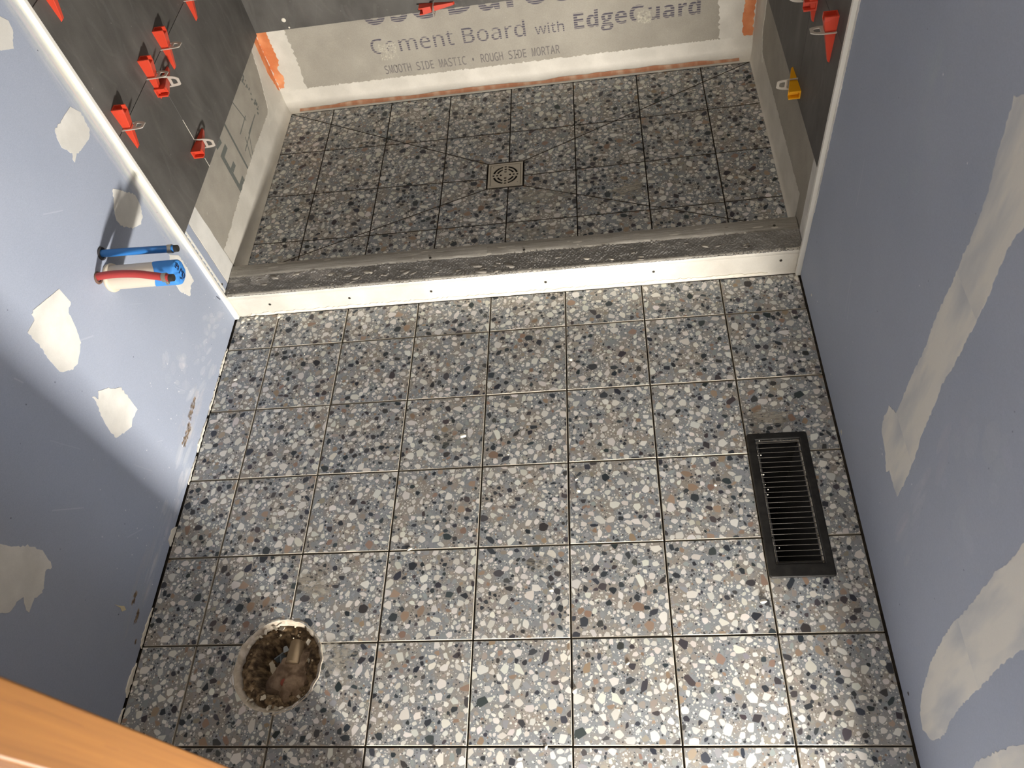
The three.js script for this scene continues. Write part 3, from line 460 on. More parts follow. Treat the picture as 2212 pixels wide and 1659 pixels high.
// patches of orange sealant showing through
const orange = (pts, amp = 0.003) => mesh('orange_sealant', onBack(jag(pts, amp, 0.006), ZB + 0.0012, 0.0006), orangeMat, wallB);
orange([[XL + 0.002, 0.335], [-0.689, 0.335], [-0.69, 0.25], [-0.688, 0.222], [-0.702, 0.2], [-0.695, 0.165], [-0.708, 0.13], [XL + 0.004, 0.125]]);
orange([[0.765, 0.4], [0.765, 0.23], [0.762, 0.18], [0.768, 0.12], [XR - 0.004, 0.118], [XR - 0.006, 0.4]]);
mesh('orange_sealant', onSide(jag([[ZB + 0.001, 0.34], [ZB + 0.03, 0.34], [ZB + 0.032, 0.2], [ZB + 0.012, 0.13], [ZB + 0.002, 0.12]], 0.002, 0.008), XL + 0.0012, 1, 0.0006), orangeMat, wallL);
{ // streak of sealant along the foot of the back cove
  const n = 260, pos = [], idx = [], uv = [], pr = [[0.0105, 0.0585], [0.0155, 0.0531], [0.019, 0.0512], [0.0245, 0.0492]];
  for (let a = 0; a <= n; a++) { const x = -0.68 + 1.44 * a / n, end = Math.max(0, 1 - Math.min(a, n - a) / 30), lift = (fbm(x * 14, 0.5, 3) - 0.5) * 1.1 + end, gap = Math.min(0.6, Math.max(0, (vn(x * 7, 9) - 0.55) * 2)); pr.forEach(([o, y], k) => { const t = Math.max(0, Math.min(0.95, 0.35 + lift * (k === 0 ? 1 : 0) + gap)), q = k === 0 ? pr[1] : null; const oo = q ? o + (q[0] - o) * t : o, yy = q ? y + (q[1] - y) * t : y; pos.push(x, yy + 0.0009, ZB + oo + 0.0009); uv.push(x, yy); if (a < n && k < 3) { const i = a * 4 + k; idx.push(i, i + 1, i + 4, i + 1, i + 5, i + 4); } }); }
  const g = new THREE.BufferGeometry(); g.setAttribute('position', new THREE.Float32BufferAttribute(pos, 3)); g.setAttribute('uv', new THREE.Float32BufferAttribute(uv, 2)); g.setIndex(idx); g.computeVertexNormals();
  const om = std({ map: noiseTex([186, 128, 96], [212, 178, 152], 8, 0.15, 256, 4, 14), roughness: 0.65, side: THREE.DoubleSide }); mesh('orange_sealant', g, om, wallB);
}
// screw heads and nail holes in the boards
const pin = new THREE.CylinderGeometry(0.0026, 0.0026, 0.0008, 12).rotateX(Math.PI / 2), pinM = std({ color: 0x4a463e, roughness: 0.7 });
for (const [x, y] of [[-0.318, 0.157], [0.072, 0.147], [0.395, 0.117]]) mesh('screw_head', pin, pinM, wallB).position.set(x, y, ZB + 0.0004);
mesh('screw_head', new THREE.CylinderGeometry(0.0035, 0.0035, 0.0008, 12).rotateZ(Math.PI / 2).translate(XL + 0.0004, 0.107, -0.547), pinM, wallL);

// ---------- black wall tiles ----------
const TT = 0.010, gap = 0.0015;
function wallTile(parent, side, a0, a1, y0, y1) {               // a: z on the side walls, x on the back wall
  let g;
  if (side === 'left') g = rbox(XL + 0.0012, XL + TT, y0, y1, a0, a1, 0.0006, 1);
  else if (side === 'right') g = rbox(XR - TT, XR - 0.0012, y0, y1, a0, a1, 0.0006, 1);
  else g = rbox(a0, a1, y0, y1, ZB + 0.0012, ZB + TT, 0.0006, 1);
  const uv = g.attributes.uv, ou = R(), ov = R(); for (let i = 0; i < uv.count; i++) uv.setXY(i, uv.getX(i) + ou, uv.getY(i) + ov);
  mesh('wall_tile', g, blackTile, parent);
}
const tileRows = [0.322, 0.618, 0.916, 1.214, 1.512, 1.81, 2.108, 2.396];
for (let r = 0; r + 1 < tileRows.length; r++) {
  const y0 = tileRows[r] + gap / 2, y1 = tileRows[r + 1] - gap / 2, zj = r % 2 ? -1.08 : -0.774, g = gap / 2;
  wallTile(wallL, 'left', zj + g, -0.5175, y0, y1); wallTile(wallL, 'left', ZB + TT + 0.0004, zj - g, y0, y1);
  const dy = 0.016; wallTile(wallR, 'right', (r % 2 ? -1.08 : -0.78) + g, -0.5175, y0 + dy, Math.min(y1 + dy, H)); wallTile(wallR, 'right', ZB + TT + 0.0004, (r % 2 ? -1.08 : -0.78) - g, y0 + dy, Math.min(y1 + dy, H));
  const xs = r % 2 ? [XL + TT * 0.3, -0.44, 0.16, 0.76, XR - TT * 0.3] : [XL + TT * 0.3, -0.148, 0.452, XR - TT * 0.3];
  for (let i = 0; i + 1 < xs.length; i++) wallTile(wallB, 'back', xs[i] + g, xs[i + 1] - g, r ? y0 : 0.3295, y1);
}
// thinset squeezed into two joints
mesh('grout_smear', box(XL + TT - 0.002, XL + TT + 0.0003, 0.4, 0.47, -0.7747, -0.7733), hardener, wallL);
mesh('grout_smear', box(XL + TT - 0.002, XL + TT + 0.0003, 0.322, 0.35, -0.7747, -0.7733), hardener, wallL);
for (const [y, s] of [[0.36, 0.007], [0.355, 0.003]]) { const g = new THREE.IcosahedronGeometry(s, 1); g.scale(1, 1, 0.25); mesh('grout_smear', g, hardener, wallB).position.set(-0.62 + (y === 0.36 ? 0.004 : 0.012), y - (s < 0.005 ? 0.02 : 0), ZB + TT); }

// ---------- white edge profiles ----------
function edging(n, x, dir, label) {
  const t = group(n); struct(t, label);
  const z0 = -0.5175, z1 = -0.507;
  mesh('profile', rbox(Math.min(x, x + dir * 0.0118), Math.max(x, x + dir * 0.0118), 0.003, 2.1, z0 + 0.0005, z1, 0.0008, 2), whitePlastic, t);
  // perforated flange that reaches under the tile
  const sh = new THREE.Shape([[0.0, 0.003], [0.027, 0.003], [0.027, 0.335], [0, 0.335]].map((p) => new THREE.Vector2(...p)));
  for (let y = 0.03; y < 0.32; y += 0.021) { const p = new THREE.Path(); p.moveTo(0.0165, y); p.lineTo(0.0215, y); p.lineTo(0.0215, y + 0.013); p.lineTo(0.0165, y + 0.013); p.closePath(); sh.holes.push(p); }
  const g = new THREE.ExtrudeGeometry(sh, { depth: 0.0008, bevelEnabled: false });
  if (dir > 0) g.rotateY(Math.PI / 2).translate(x + 0.0002, 0, z0 + 0.001); else g.scale(-1, 1, 1).rotateY(-Math.PI / 2).translate(x - 0.0002, 0, z0 + 0.001);
  mesh('flange', boxUV(g), whitePlastic, t);
  return t;
}
edging('trim_1', XL, 1, 'white plastic tile edging on the left wall above the curb');
const tr2 = edging('trim_2', XR, -1, 'white plastic tile edging on the right wall above the curb');
{ // ragged bead of mud beside the right edging
  const p = jag([[-0.507, 0.22], [-0.504, 0.22], [-0.5035, 1.1], [-0.507, 1.1]], 0.0014, 0.006, (i) => i === 3);
  mesh('mud_bead', onSide(p, XR, -1, 0.003), mudMat, tr2);
}

// ---------- levelling wedges and clips ----------
const redM = phys({ color: 0xcc432c, roughness: 0.42 }), yellowM = phys({ color: 0xe8a60c, roughness: 0.42 }), clipM = phys({ color: 0xcfc9bf, roughness: 0.4, transmission: 0.35, thickness: 0 });
const ev = new Evaluator(); ev.attributes = ['position', 'normal'];
const wedgeGeo = (() => {      // lies on y = 0, slides along z: thick end at +z, thin tip at -z
  const side = new THREE.Shape([[-0.046, 0.0], [-0.043, 0.0035], [0.026, 0.0215], [0.034, 0.0215], [0.034, 0.0]].map((p) => new THREE.Vector2(...p)));
  const g = new THREE.ExtrudeGeometry(side, { depth: 0.017, bevelEnabled: true, bevelSize: 0.0006, bevelThickness: 0.0006, bevelSegments: 1 }).translate(0, 0, -0.0085).rotateY(-Math.PI / 2);
  const a = new Brush(g), cut = new Brush(new THREE.BoxGeometry(0.0115, 0.03, 0.012).translate(0, 0.0175, 0.032)), slot = new Brush(new THREE.BoxGeometry(0.006, 0.02, 0.05).translate(0, -0.006, 0.0));
  a.updateMatrixWorld(); cut.updateMatrixWorld(); slot.updateMatrixWorld();
  const b = ev.evaluate(ev.evaluate(a, cut, SUBTRACTION), slot, SUBTRACTION).geometry;
  const P = b.attributes.position;                                  // plan taper towards the tip
  for (let i = 0; i < P.count; i++) { const t = Math.min(1, Math.max(0, (P.getZ(i) + 0.046) / 0.06)); P.setX(i, P.getX(i) * (0.35 + 0.65 * t)); }
  b.clearGroups(); b.scale(1.2, 1.2, 1.3); b.computeVertexNormals(); return boxUV(b);
})();
const clipGeo = (() => {       // plate in x,y; the wedge passes through its window
  const s = new THREE.Shape(); s.moveTo(-0.0125, -0.004); s.lineTo(0.0125, -0.004); s.lineTo(0.0115, 0.02); s.quadraticCurveTo(0.011, 0.036, 0.008, 0.039); s.lineTo(-0.005, 0.04); s.quadraticCurveTo(-0.0105, 0.034, -0.0118, 0.02); s.closePath();
  const w = new THREE.Path([[-0.0098, 0.0005], [-0.0092, 0.0185], [0.0092, 0.0185], [0.0098, 0.0005]].map((p) => new THREE.Vector2(...p))); s.holes.push(w);
  const h = new THREE.Path(); h.moveTo(-0.0055, 0.0235); h.quadraticCurveTo(-0.0068, 0.03, -0.0025, 0.0345); h.lineTo(0.0048, 0.0345); h.quadraticCurveTo(0.0068, 0.029, 0.0062, 0.0235); h.closePath(); s.holes.push(h);
  return boxUV(new THREE.ExtrudeGeometry(s, { depth: 0.0016, bevelEnabled: true, bevelSize: 0.0003, bevelThickness: 0.0003, bevelSegments: 1 }).translate(0, 0, -0.0008).scale(1.2, 1.2, 1));
})();
// n: wall normal, thick: direction in which the thick end points
function leveller(pos, n, thick, slide, mat, label, clipLabel, skew = 0) {
  const N = new THREE.Vector3(...n), Z = new THREE.Vector3(...thick), X = new THREE.Vector3().crossVectors(N, Z);
  const m = new THREE.Matrix4().makeBasis(X, N, Z);
  const place = (o, d) => { o.quaternion.setFromRotationMatrix(m); o.position.set(...pos).addScaledVector(Z, d); o.rotateY(skew); };
  const w = mesh('levelling_wedge', wedgeGeo, mat); place(w, slide); tag(w, label, 'wedge', 'tile levelling wedges');
  const c = mesh('levelling_clip', clipGeo, clipM); place(c, 0); tag(c, clipLabel, 'clip', 'tile levelling clips');
}
const NL = [1, 0, 0], NR = [-1, 0, 0], UPV = [0, 1, 0], FW = [0, 0, 1], xl = XL + TT, xr = XR - TT;
const U = 'thick end up, on the black left wall tile';
leveller([xl, 0.618, -0.86], NL, UPV, 0.0, redM, 'upright red wedge on the left wall, highest of three along one joint', 'pale plastic clip around the highest of the three upright left wall wedges');
leveller([xl, 0.618, -0.742], NL, UPV, 0.0, redM, 'upright red wedge on the left wall crossing the corner of a sideways wedge', 'pale plastic clip around the upright wedge beside a sideways wedge');
leveller([xl, 0.618, -0.555], NL, UPV, 0.004, redM, 'upright red wedge on the left wall right beside the white edging', 'mud-smeared pale plastic clip beside the white left edging');
leveller([xl, 0.618, -1.075], NL, UPV, 0.0, redM, 'upright red wedge on the left wall farthest into the shower', 'pale plastic clip on the left wall wedge farthest into the shower');
leveller([xl, 0.916, -0.575], NL, UPV, 0.0, redM, 'upright red wedge in the upper joint of the left wall', 'pale plastic clip in the upper joint of the left wall');
leveller([xl, 0.578, -0.774], NL, FW, 0.0, redM, 'sideways red wedge just under the tile joint crossing on the left wall', 'pale plastic clip around the sideways wedge under the joint crossing');
leveller([xl, 0.395, -0.774], NL, FW, 0.0, redM, 'sideways red wedge above the lower edge of the left black tile', 'pale plastic clip above the lower edge of the left black tile');
leveller([xr, 0.632, -0.585], NR, UPV, -0.012, redM, 'long red wedge hanging beside the white right edging', 'pale plastic clip beside the white right edging');
leveller([xr, 0.632, -0.745], NR, UPV, -0.02, redM, 'red wedge standing at the tile joint crossing on the right wall', 'pale plastic clip on the upright wedge at the right wall joint crossing');
leveller([xr, 0.592, -0.78], NR, FW, 0.0, redM, 'stubby red wedge set sideways under the right wall joint crossing', 'pale plastic clip on the sideways right wall wedge');
leveller([xr, 0.367, -0.79], NR, FW, 0.0, yellowM, 'yellow wedge at the lower corner of the right black tile', 'pale plastic clip around the yellow wedge');
leveller([-0.148, 0.345, ZB + TT], [0, 0, 1], [-1, 0, 0], 0.0, redM, 'red wedge on the back wall above the printed cement board', 'pale plastic clip on the back wall tile joint');

// ---------- pipes out of the left wall ----------
function tube(pts, r, seg = 40) { return new THREE.TubeGeometry(new THREE.CatmullRomCurve3(pts.map((p) => new THREE.Vector3(...p))), seg, r, 18, false); }
const xCyl = (r0, r1, x0, x1, y, z, s = 24) => new THREE.CylinderGeometry(r1, r0, x1 - x0, s).rotateZ(-Math.PI / 2).translate((x0 + x1) / 2, y, z);
const crimp = phys({ color: 0xa8a294, metalness: 0.8, roughness: 0.4 }), plug = std({ color: 0x2a2826, roughness: 0.5 });
{
  const b = tag(group('blue_water_pipe'), 'blue plastic water pipe stub with crimp ring sticking out of the wall', 'pipe', 'water pipe stubs');
  const m = phys({ color: 0x2a6fb4, roughness: 0.38 }), y = 0.525, z = -0.261;
  mesh('tube', tube([[XL - 0.012, y + 0.003, z + 0.003], [XL + 0.07, y - 0.014, z - 0.013], [XL + 0.138, y - 0.031, z - 0.028]], 0.008), m, b);
  mesh('crimp_ring', xCyl(0.0094, 0.0094, XL + 0.126, XL + 0.136, y - 0.0295, z - 0.0265), crimp, b);
  mesh('plug', xCyl(0.0078, 0.0074, XL + 0.136, XL + 0.147, y - 0.031, z - 0.028), plug, b);
  mesh('wall_hole', new THREE.TorusGeometry(0.0115, 0.003, 8, 24).rotateY(Math.PI / 2).translate(XL + 0.0005, y, z), std({ color: 0x3b3a3c, roughness: 0.95 }), b);
  const r = tag(group('red_water_pipe'), 'red plastic water pipe stub curving in front of the white drain pipe', 'pipe', 'water pipe stubs');
  const rm = phys({ color: 0xa83a36, roughness: 0.4 }), y2 = 0.512, z2 = -0.208;
  mesh('tube', tube([[XL - 0.012, y2 - 0.002, z2], [XL + 0.03, y2 + 0.004, z2 + 0.002], [XL + 0.09, y2 + 0.005, z2 + 0.007], [XL + 0.163, y2 - 0.006, z2 + 0.016]], 0.008), rm, r);
  mesh('crimp_ring', xCyl(0.0094, 0.0094, XL + 0.149, XL + 0.158, y2 - 0.0045, z2 + 0.015), crimp, r);
  mesh('crimp_tab', rbox(XL + 0.151, XL + 0.157, y2 - 0.02, y2 - 0.012, z2 + 0.014, z2 + 0.021, 0.001), crimp, r);
  mesh('plug', xCyl(0.0078, 0.0074, XL + 0.161, XL + 0.172, y2 - 0.006, z2 + 0.016), plug, r);
  mesh('wall_hole', new THREE.TorusGeometry(0.0105, 0.003, 8, 24).rotateY(Math.PI / 2).translate(XL + 0.0005, y2 - 0.004, z2), std({ color: 0x6a5348, roughness: 0.95 }), r);
  const d = tag(group('drain_pipe'), 'white plastic drain pipe stub closed with blue tape', 'pipe');
  const yd = 0, zd = 0; d.position.set(XL, 0.476, -0.237); d.scale.x = 1.1;
  const pvcMap = ctex(canvas(512, 256, (c, W, H2) => { c.fillStyle = '#d0c6b6'; c.fillRect(0, 0, W, H2); for (let n = 0; n < 60; n++) { c.fillStyle = `rgba(196,180,160,${rr(0.05, 0.25)})`; c.fillRect(R() * W, R() * H2, rr(6, 60), rr(1, 3)); } c.fillStyle = 'rgba(96,88,84,0.75)'; let u = 120; while (u < 330) { const wd = rr(6, 12); c.fillRect(u, 40 + rr(-2, 2), wd * 0.6, rr(5, 10)); u += wd + 3; } }), 1);
  mesh('tube', xCyl(0.0256, 0.0256, -0.012, 0.137, yd, zd, 40), phys({ map: pvcMap, roughness: 0.4 }), d);
  mesh('collar', boxUV(new THREE.LatheGeometry([[0.0256, -0.002], [0.03, -0.001], [0.031, 0.003], [0.03, 0.006], [0.0256, 0.007]].map((p) => new THREE.Vector2(...p)), 40).rotateZ(-Math.PI / 2)), phys({ color: 0xd0c6b4, roughness: 0.45 }), d);
  const tapeM = std({ color: 0x3d86d2, roughness: 0.7 });
  const tg = new THREE.LatheGeometry([[0.0262, 0.099], [0.0264, 0.105], [0.0263, 0.135], [0.0261, 0.14], [0.0225, 0.1426], [0.012, 0.1432], [0, 0.1436]].map((p) => new THREE.Vector2(...p)), 48).rotateZ(-Math.PI / 2);
  const P = tg.attributes.position; for (let i = 0; i < P.count; i++) { const x = P.getX(i), yy = P.getY(i), zz = P.getZ(i), rr2 = Math.hypot(yy, zz), a = Math.atan2(zz, yy); if (rr2 < 0.026) P.setX(i, x + (fbm(yy * 220 + 5, zz * 220 + 5, 3) - 0.5) * 0.004); else { const k = 1 + (vn(a * 3 + 9, x * 90) - 0.5) * 0.03; P.setY(i, yy * k); P.setZ(i, zz * k); if (x < 0.101) P.setX(i, x + Math.sin(a * 2) * 0.006); } }
  tg.computeVertexNormals();
  const cap = mesh('tape_cap', tg, tapeM, d); cap.userData.label = 'crumpled blue painter tape cap';
  const inkM = std({ color: 0x16264a, roughness: 0.8 });
  const onCap = (pts) => tube(pts.map(([a, b]) => [0.1445, b, -a]), 0.0008, 16);
  for (const pts of [[[-0.006, 0.019], [0.003, 0.019], [0.006, 0.012], [-0.004, 0.009]], [[0.0, 0.018], [0.002, 0.011]], [[-0.007, 0.003], [0.008, 0.001], [0.002, -0.004]], [[-0.003, -0.009], [0.006, -0.008], [0.005, -0.016], [-0.005, -0.015], [-0.003, -0.009]], [[-0.009, -0.012], [-0.013, -0.006]]]) mesh('ink_mark', onCap(pts), inkM, cap);
}

// ---------- floor register ----------
{
  const v = tag(group('floor_register'), 'black metal floor vent register with crosswise louvres by the right wall', 'vent');
  const x0 = 0.601, x1 = 0.731, z0 = -0.047, z1 = 0.289, ox0 = 0.619, ox1 = 0.713, oz0 = -0.03, oz1 = 0.26;
  const blk = phys({ map: noiseTex([26, 25, 24], [44, 42, 40], 12, 0.15, 256, 4, 8), roughness: 0.38, metalness: 0.2 }), inner = std({ color: 0x77777a, roughness: 0.6, metalness: 0.5 });
  const sh = new THREE.Shape(); const r = 0.006, X0 = x0 + r, X1 = x1 - r, Z0 = -z1 + r, Z1 = -z0 - r;
  sh.absarc(X1, Z1, r, 0, Math.PI / 2); sh.absarc(X0, Z1, r, Math.PI / 2, Math.PI); sh.absarc(X0, Z0, r, Math.PI, Math.PI * 1.5); sh.absarc(X1, Z0, r, Math.PI * 1.5, Math.PI * 2); sh.closePath();
  sh.holes.push(new THREE.Path([[ox0, -oz1], [ox0, -oz0], [ox1, -oz0], [ox1, -oz1]].map((p) => new THREE.Vector2(...p))));
  mesh('frame', boxUV(new THREE.ExtrudeGeometry(sh, { depth: 0.0015, bevelEnabled: true, bevelSize: 0.003, bevelThickness: 0.0026, bevelSegments: 3, bevelOffset: -0.003 }).rotateX(-Math.PI / 2).translate(0, 0.0032, 0)), blk, v);
  const n = 24, blade = new RoundedBoxGeometry(ox1 - ox0, 0.001, 0.011, 2, 0.0004), litBlade = phys({ color: 0x4a4640, roughness: 0.5 });  // blades paler than the frame: tone stands for light caught on their edges
  for (let k = 0; k < n; k++) { const b = mesh('louvre', blade, litBlade, v); b.position.set((ox0 + ox1) / 2, -0.0005, oz0 + (oz1 - oz0) * (k + 0.5) / n); b.rotation.x = -1.12; }
  const t = 0.0012, a = DUCT[0] + 0.0008, b = DUCT[1] - 0.0008, c = DUCT[2] + 0.0008, e = DUCT[3] - 0.0008, yb = -0.5;
  mesh('duct', mergeGeometries([box(a, a + t, yb, 0, c, e), box(b - t, b, yb, 0, c, e), box(a, b, yb, 0, c, c + t), box(a, b, yb, 0, e - t, e), box(a, b, yb - t, yb, c, e)]), inner, v);
  for (let k = 0; k < 9; k++) { const s = rr(0.001, 0.0018), g = new THREE.IcosahedronGeometry(s, 0); mesh('mud_crumb', g, hardener, v).position.set(ox0 + rr(0.0, 0.012), 0.0052, oz0 + (oz1 - oz0) * (Math.floor(rr(0, n)) + 0.15) / n); }
}

// ---------- hole left by the toilet flange ----------
{
  const g = tag(group('toilet_flange_hole'), 'round toilet drain hole in the terrazzo stuffed with a dirty rag', 'floor hole');
  const [cx, cz, r] = HOLE; g.position.set(cx, 0, cz);
  const dirt = std({ map: noiseTex([58, 45, 32], [150, 128, 98], 28, 0.2, 512, 5, 34), roughness: 1 });
  const ringM = std({ map: noiseTex([170, 158, 140], [218, 208, 192], 14, 0.2, 256, 4, 14), roughness: 0.9 });
  // bottom of the pit: lumpy debris
  const nR = 26, nA = 64, pos = [], uv = [], idx = [];
  for (let i = 0; i <= nR; i++) for (let k = 0; k <= nA; k++) { const a = k / nA * Math.PI * 2, q = (r + 0.003) * i / nR, x = Math.cos(a) * q, z = Math.sin(a) * q, dx = x - 0.002, dz = z + 0.004, d = Math.hypot(dx, dz); const y = -0.016 - 0.042 * sm(Math.min(1, Math.max(0, (0.066 - d) / 0.03))) + (fbm(x * 90 + 7, z * 90 + 7, 4) - 0.5) * 0.02 * Math.min(1, (1 - i / nR) * 6 + 0.35); pos.push(x, y, z); uv.push(x, z); if (i < nR && k < nA) { const w = i * (nA + 1) + k; idx.push(w, w + 1, w + nA + 1, w + 1, w + nA + 2, w + nA + 1); } }
  const pg = new THREE.BufferGeometry(); pg.setAttribute('position', new THREE.Float32BufferAttribute(pos, 3)); pg.setAttribute('uv', new THREE.Float32BufferAttribute(uv, 2)); pg.setIndex(idx); pg.computeVertexNormals();
  mesh('dirt_bed', pg, dirt, g).material.side = THREE.DoubleSide;
  // ragged mortar ring under the cut tile edge
  const rp = [], ru = [], ri = [], ra = 90, prof = [[0.004, -0.03], [0.0, -0.018], [-0.006, -0.013], [-0.004, -0.006], [0.002, -0.0005], [0.0045, 0.0006], [0.006, -0.003]];
  for (let k = 0; k <= ra; k++) { const a = k / ra * Math.PI * 2, ca = Math.cos(a), sa = Math.sin(a), nb = (fbm(ca * 7 + 9, sa * 7 + 9, 4) - 0.5) * 1.7, thickSide = 0.5 + 0.5 * Math.cos(a - 2.9); prof.forEach(([o, y], i) => { const q = r + o * (i === 2 || i === 1 ? 0.4 + 2.6 * thickSide * (nb + 0.75) : 1) + (i > 3 ? nb * 0.004 : nb * 0.008); rp.push(ca * q, y + (i === 5 ? nb * 0.001 : 0), sa * q); ru.push(a * 0.1, i * 0.01); if (k < ra && i + 1 < prof.length) { const w = k * prof.length + i; ri.push(w, w + prof.length, w + 1, w + 1, w + prof.length, w + prof.length + 1); } }); }
  const rg = new THREE.BufferGeometry(); rg.setAttribute('position', new THREE.Float32BufferAttribute(rp, 3)); rg.setAttribute('uv', new THREE.Float32BufferAttribute(ru, 2)); rg.setIndex(ri); rg.computeVertexNormals();
  ringM.side = THREE.DoubleSide; mesh('mortar_ring', rg, ringM, g).userData.label = 'ragged cream mortar ring around the hole';
  // rag pushed into the pipe
  const rag = new THREE.IcosahedronGeometry(0.042, 12); const rpz = rag.attributes.position; rag.scale(1.18, 1.1, 1.18);
  for (let i = 0; i < rpz.count; i++) { const x = rpz.getX(i), y = rpz.getY(i), z = rpz.getZ(i), f = 1 + (fbm(x * 45 + 20, z * 45 + y * 30 + 20, 3) - 0.5) * 0.75 + 0.12 * Math.sin(x * 160 + z * 90); rpz.setXYZ(i, x * f * 0.92, y * f * 0.42, z * f * 1.15); }
  const ragG = boxUV(mergeVertices(rag)); mesh('rag', ragG, std({ map: noiseTex([112, 92, 74], [170, 148, 124], 10, 0.12, 256, 4, 14), roughness: 1 }), g).position.set(0.026, -0.03, 0.016);
  mesh('rag_stain', new THREE.IcosahedronGeometry(0.007, 2).scale(1, 0.35, 1.1), std({ color: 0x8a4a3c, roughness: 1 }), g).position.set(0.016, -0.0115, 0.032);
  mesh('tube_end', boxUV(new THREE.CylinderGeometry(0.015, 0.017, 0.05, 20).rotateX(1.25)), std({ color: 0x8d7a60, roughness: 0.9 }), g).position.set(0.026, -0.022, -0.028);
  const flake = (n, x, y, z, sx, sz, rx, rz, ry, col) => { const f = extr(jag([[-sx, -sz], [sx, -sz * 0.7], [sx * 0.8, sz], [-sx * 0.6, sz * 0.8]], sx * 0.18, sx * 0.5), 0.0018); const m = mesh(n, boxUV(f), std({ color: col, roughness: 0.85 }), g); m.position.set(x, y, z); m.rotation.set(-Math.PI / 2 + rx, ry, rz); };
  flake('flake', -0.018, -0.022, 0.0, 0.007, 0.014, 0.3, 0.5, 0.1, 0xb0a794); flake('flake', -0.022, -0.0125, 0.062, 0.006, 0.005, 0.1, 0.2, 0, 0xd6cdb8); flake('flake', 0.055, -0.012, -0.05, 0.006, 0.004, 0.3, 0.9, 0, 0xe8e0cc);
  flake('flake', 0.006, -0.014, -0.036, 0.006, 0.006, 0.2, 0.4, 0.2, 0x9aa0a2); flake('flake', -0.05, -0.014, 0.045, 0.005, 0.003, 0.1, 1, 0, 0xa08c70); flake('flake', 0.062, -0.013, -0.012, 0.004, 0.004, 0.3, 1, 0, 0x9c9484);
  for (let k = 0; k < 14; k++) { const a = k < 8 ? rr(0.7, 2.6) : rr(3.6, 5.6), q = rr(0.078, 0.088), s0 = rr(0.003, 0.008); flake('flake', Math.cos(a) * q, -0.007, Math.sin(a) * q, s0, s0 * rr(0.4, 0.8), rr(-0.3, 0.3), R() * 3, rr(-0.3, 0.3), [0xc9c0ae, 0xa9a292, 0xded6c4][k % 3]); }
  for (const [x, z, ry, l] of [[0.003, -0.012, 0.25, 0.03], [-0.006, -0.02, -0.9, 0.022]]) { const m = mesh('plastic_strip', rbox(-0.0018, 0.0018, 0, 0.014, -l / 2, l / 2, 0.0008), std({ color: 0x5d666c, roughness: 0.5 }), g); m.position.set(x, -0.032, z); m.rotation.y = ry; m.rotation.z = 0.4; }
  for (let k = 0; k < 46; k++) { const a = R() * 6.283, q = rr(0.06, 0.088), s = rr(0.0012, 0.0035); mesh('crumb', new THREE.IcosahedronGeometry(s, 0), std({ color: [0x9c8a6c, 0x6e5a42, 0xc8bca2, 0x54452f][k % 4], roughness: 1 }), g).position.set(Math.cos(a) * q, -0.0135 + rr(-0.004, 0.002), Math.sin(a) * q); }
}

// ---------- crumbs of mud and stray hairs on the floor ----------
const crumbSpots = [[-0.051, -0.087, 0.006], [0.52, 0.073, 0.003], [0.583, 0.335, 0.005], [0.21, -0.293, 0.004], [-0.153, 0.197, 0.004], [0.222, 0.072, 0.004], [0.218, 0.043, 0.003], [0.16, 0.299, 0.004], [-0.667, -0.511, 0.005], [-0.69, -0.507, 0.004], [-0.705, -0.5, 0.005], [-0.65, -0.508, 0.004], [-0.6, -0.508, 0.006], [-0.7, -0.48, 0.003], [-0.69, -0.44, 0.003], [-0.68, -0.3, 0.004], [-0.5, -0.37, 0.002], [-0.47, -0.38, 0.0025], [0.06, -0.03, 0.002], [0.31, 0.45, 0.003], [-0.02, 0.44, 0.003], [0.205, 0.5, 0.004], [0.1, 0.62, 0.004], [0.15, 0.6, 0.003], [-0.06, 0.605, 0.003], [0.79, -0.5, 0.006]];
crumbSpots.forEach(([x, z, s], i) => {
  const g = new THREE.IcosahedronGeometry(s, 2), P = g.attributes.position;
  for (let k = 0; k < P.count; k++) { const a = P.getX(k), b = P.getY(k), c = P.getZ(k), f = 0.7 + 0.8 * fbm(a / s * 1.7 + i * 9, c / s * 1.7 + b / s + 30, 2); P.setXYZ(k, a * f * 1.3, b * f * 0.35, c * f * 0.8); }
  const m = mesh('mortar_crumb', boxUV(mergeVertices(g)), hardener); m.position.set(x, s * 0.22, z); m.rotation.y = i * 1.7;
  tag(m, x < -0.55 && z < -0.4 ? 'cream crumb of dried mortar on the tiles by the curb end under the pipe stubs' : 'cream crumb of dried mortar lying on the open terrazzo floor', 'crumb', x < -0.55 && z < -0.4 ? 'mortar crumbs by the curb end' : 'mortar crumbs on the terrazzo');
});
const hairM = std({ color: 0x1c1a1a, roughness: 0.7 });
[[-0.452, 0.325, [[-0.006, 0.008], [-0.005, 0.0], [0.002, -0.003], [0.007, 0.001], [0.006, 0.007]], 'dark curled hair on the tile above the flange hole'], [-0.487, 0.556, [[-0.012, 0.004], [-0.004, 0.0], [0.003, -0.001], [0.004, 0.005], [0.009, 0.009], [0.014, 0.003]], 'dark curled hair on the tile below the flange hole']].forEach(([x, z, p, l]) => { const m = mesh('curled_hair', tube(p.map(([a, b]) => [a, 0.0009, b]), 0.0005, 24), hairM); m.position.set(x, 0, z); tag(m, l, 'hair'); });

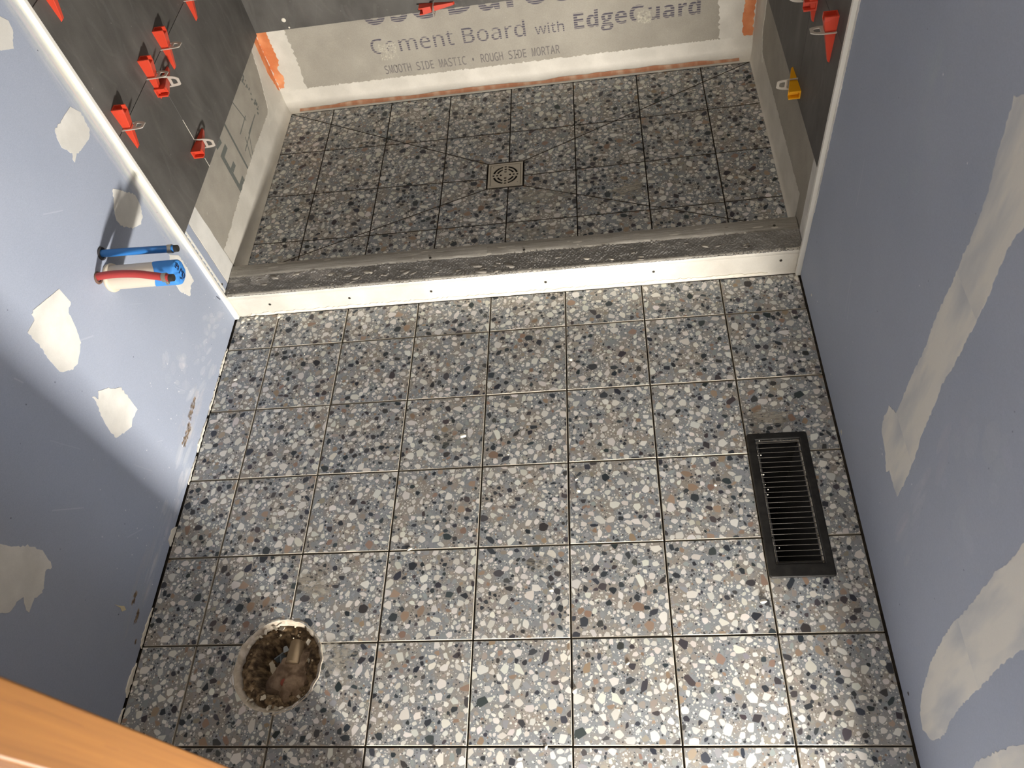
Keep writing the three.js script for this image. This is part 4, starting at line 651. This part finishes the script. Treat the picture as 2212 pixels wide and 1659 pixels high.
// ---------- oak door leaf standing open, right beside the camera ----------
{
  const oak = ctex(canvas(512, 1024, (c, W, H2) => {
    pixels(c, W, H2, (x, y) => { const k = fbm(x / 9 + 3 * fbm(x / 60, y / 300, 2), y / 260, 4), f = fbm(x / 2.2, y / 60, 2), cath = Math.pow(0.5 + 0.5 * Math.sin((x / 34) + 5 * fbm(x / 120, y / 420, 3)), 3); const t = Math.min(1, Math.max(0, 0.55 * k + 0.3 * f + 0.3 * cath - 0.1)); return mix([146, 97, 40], [104, 64, 22], t); });
    for (let n = 0; n < 700; n++) { c.fillStyle = `rgba(96,54,20,${rr(0.1, 0.4)})`; c.fillRect(R() * W, R() * H2, 1, rr(6, 40)); }
  }), 0.5, 2.2);
  const d = struct(group('door_1'), 'honey oak door leaf standing open beside the camera');
  const mat = phys({ map: oak, roughness: 0.55 }), A = new THREE.Vector3(-0.066, 0, 0.762), B = new THREE.Vector3(-0.705, 0, 0.8), len = A.distanceTo(B);
  const leaf = mesh('leaf', rbox(0, len, 0.008, 2.03, -0.045, 0, 0.003, 2), mat, d);
  const hm = phys({ color: 0xb8a070, metalness: 0.8, roughness: 0.35 });
  for (const y of [0.25, 1.02, 1.8]) mesh('hinge', boxUV(new THREE.CylinderGeometry(0.006, 0.006, 0.09, 12).translate(len + 0.004, y, -0.05)), hm, d);
  d.position.copy(A); d.rotation.y = -Math.atan2(B.z - A.z, B.x - A.x);
}
// unseen jamb, out of view, placed to shade the right wall
struct(mesh('unseen_trim_3', rbox(0.69, XR + 0.001, 0.002, H - 0.002, 1.1, 1.22, 0.003), std({ color: 0xd9d3c6, roughness: 0.7 })), 'unseen painted door jamb behind the camera, shading the right wall');

// ---------- lamps ----------
{
  const w = tag(group('work_light'), 'low floor-standing LED work light behind the camera', 'work light');
  w.position.copy(LAMP); w.lookAt(LAMP_AIM);                       // +z of the group looks at the room
  const body = std({ color: 0xd8a514, roughness: 0.5 }), blk = std({ color: 0x1b1b1b, roughness: 0.6 });
  mesh('housing', rbox(-0.1, 0.1, -0.11, 0.11, -0.05, -0.012, 0.006), body, w);
  mesh('led_panel', box(-0.05, 0.05, -0.07, 0.07, -0.012, -0.008), std({ color: 0xffffff, emissive: 0xfff8ee, emissiveIntensity: 4 }), w);
  for (const s of [-1, 1]) mesh('foot', rbox(s * 0.1 - 0.008, s * 0.1 + 0.008, -0.187, 0.0, -0.06, -0.014, 0.003), blk, w);
  mesh('handle', boxUV(tube([[-0.08, 0.1, -0.03], [-0.07, 0.15, -0.03], [0.07, 0.15, -0.03], [0.08, 0.1, -0.03]], 0.008)), blk, w);
  const c = tag(group('unseen_ceiling_lamp'), 'unseen square ceiling lamp, out of view, softly lighting the shaded surfaces', 'lamp');
  c.position.set(CL.x, CEIL, CL.z);  // body of the unseen overhead lamp, out of view
  mesh('frame', rbox(-0.27, 0.27, -0.04, 0, -0.27, 0.27, 0.004), whitePlastic, c);
  mesh('diffuser', box(-0.25, 0.25, -0.046, -0.04, -0.25, 0.25), std({ color: 0xffffff, emissive: 0xffeed8, emissiveIntensity: 1.5 }), c);
}
renderer.render(scene, camera);
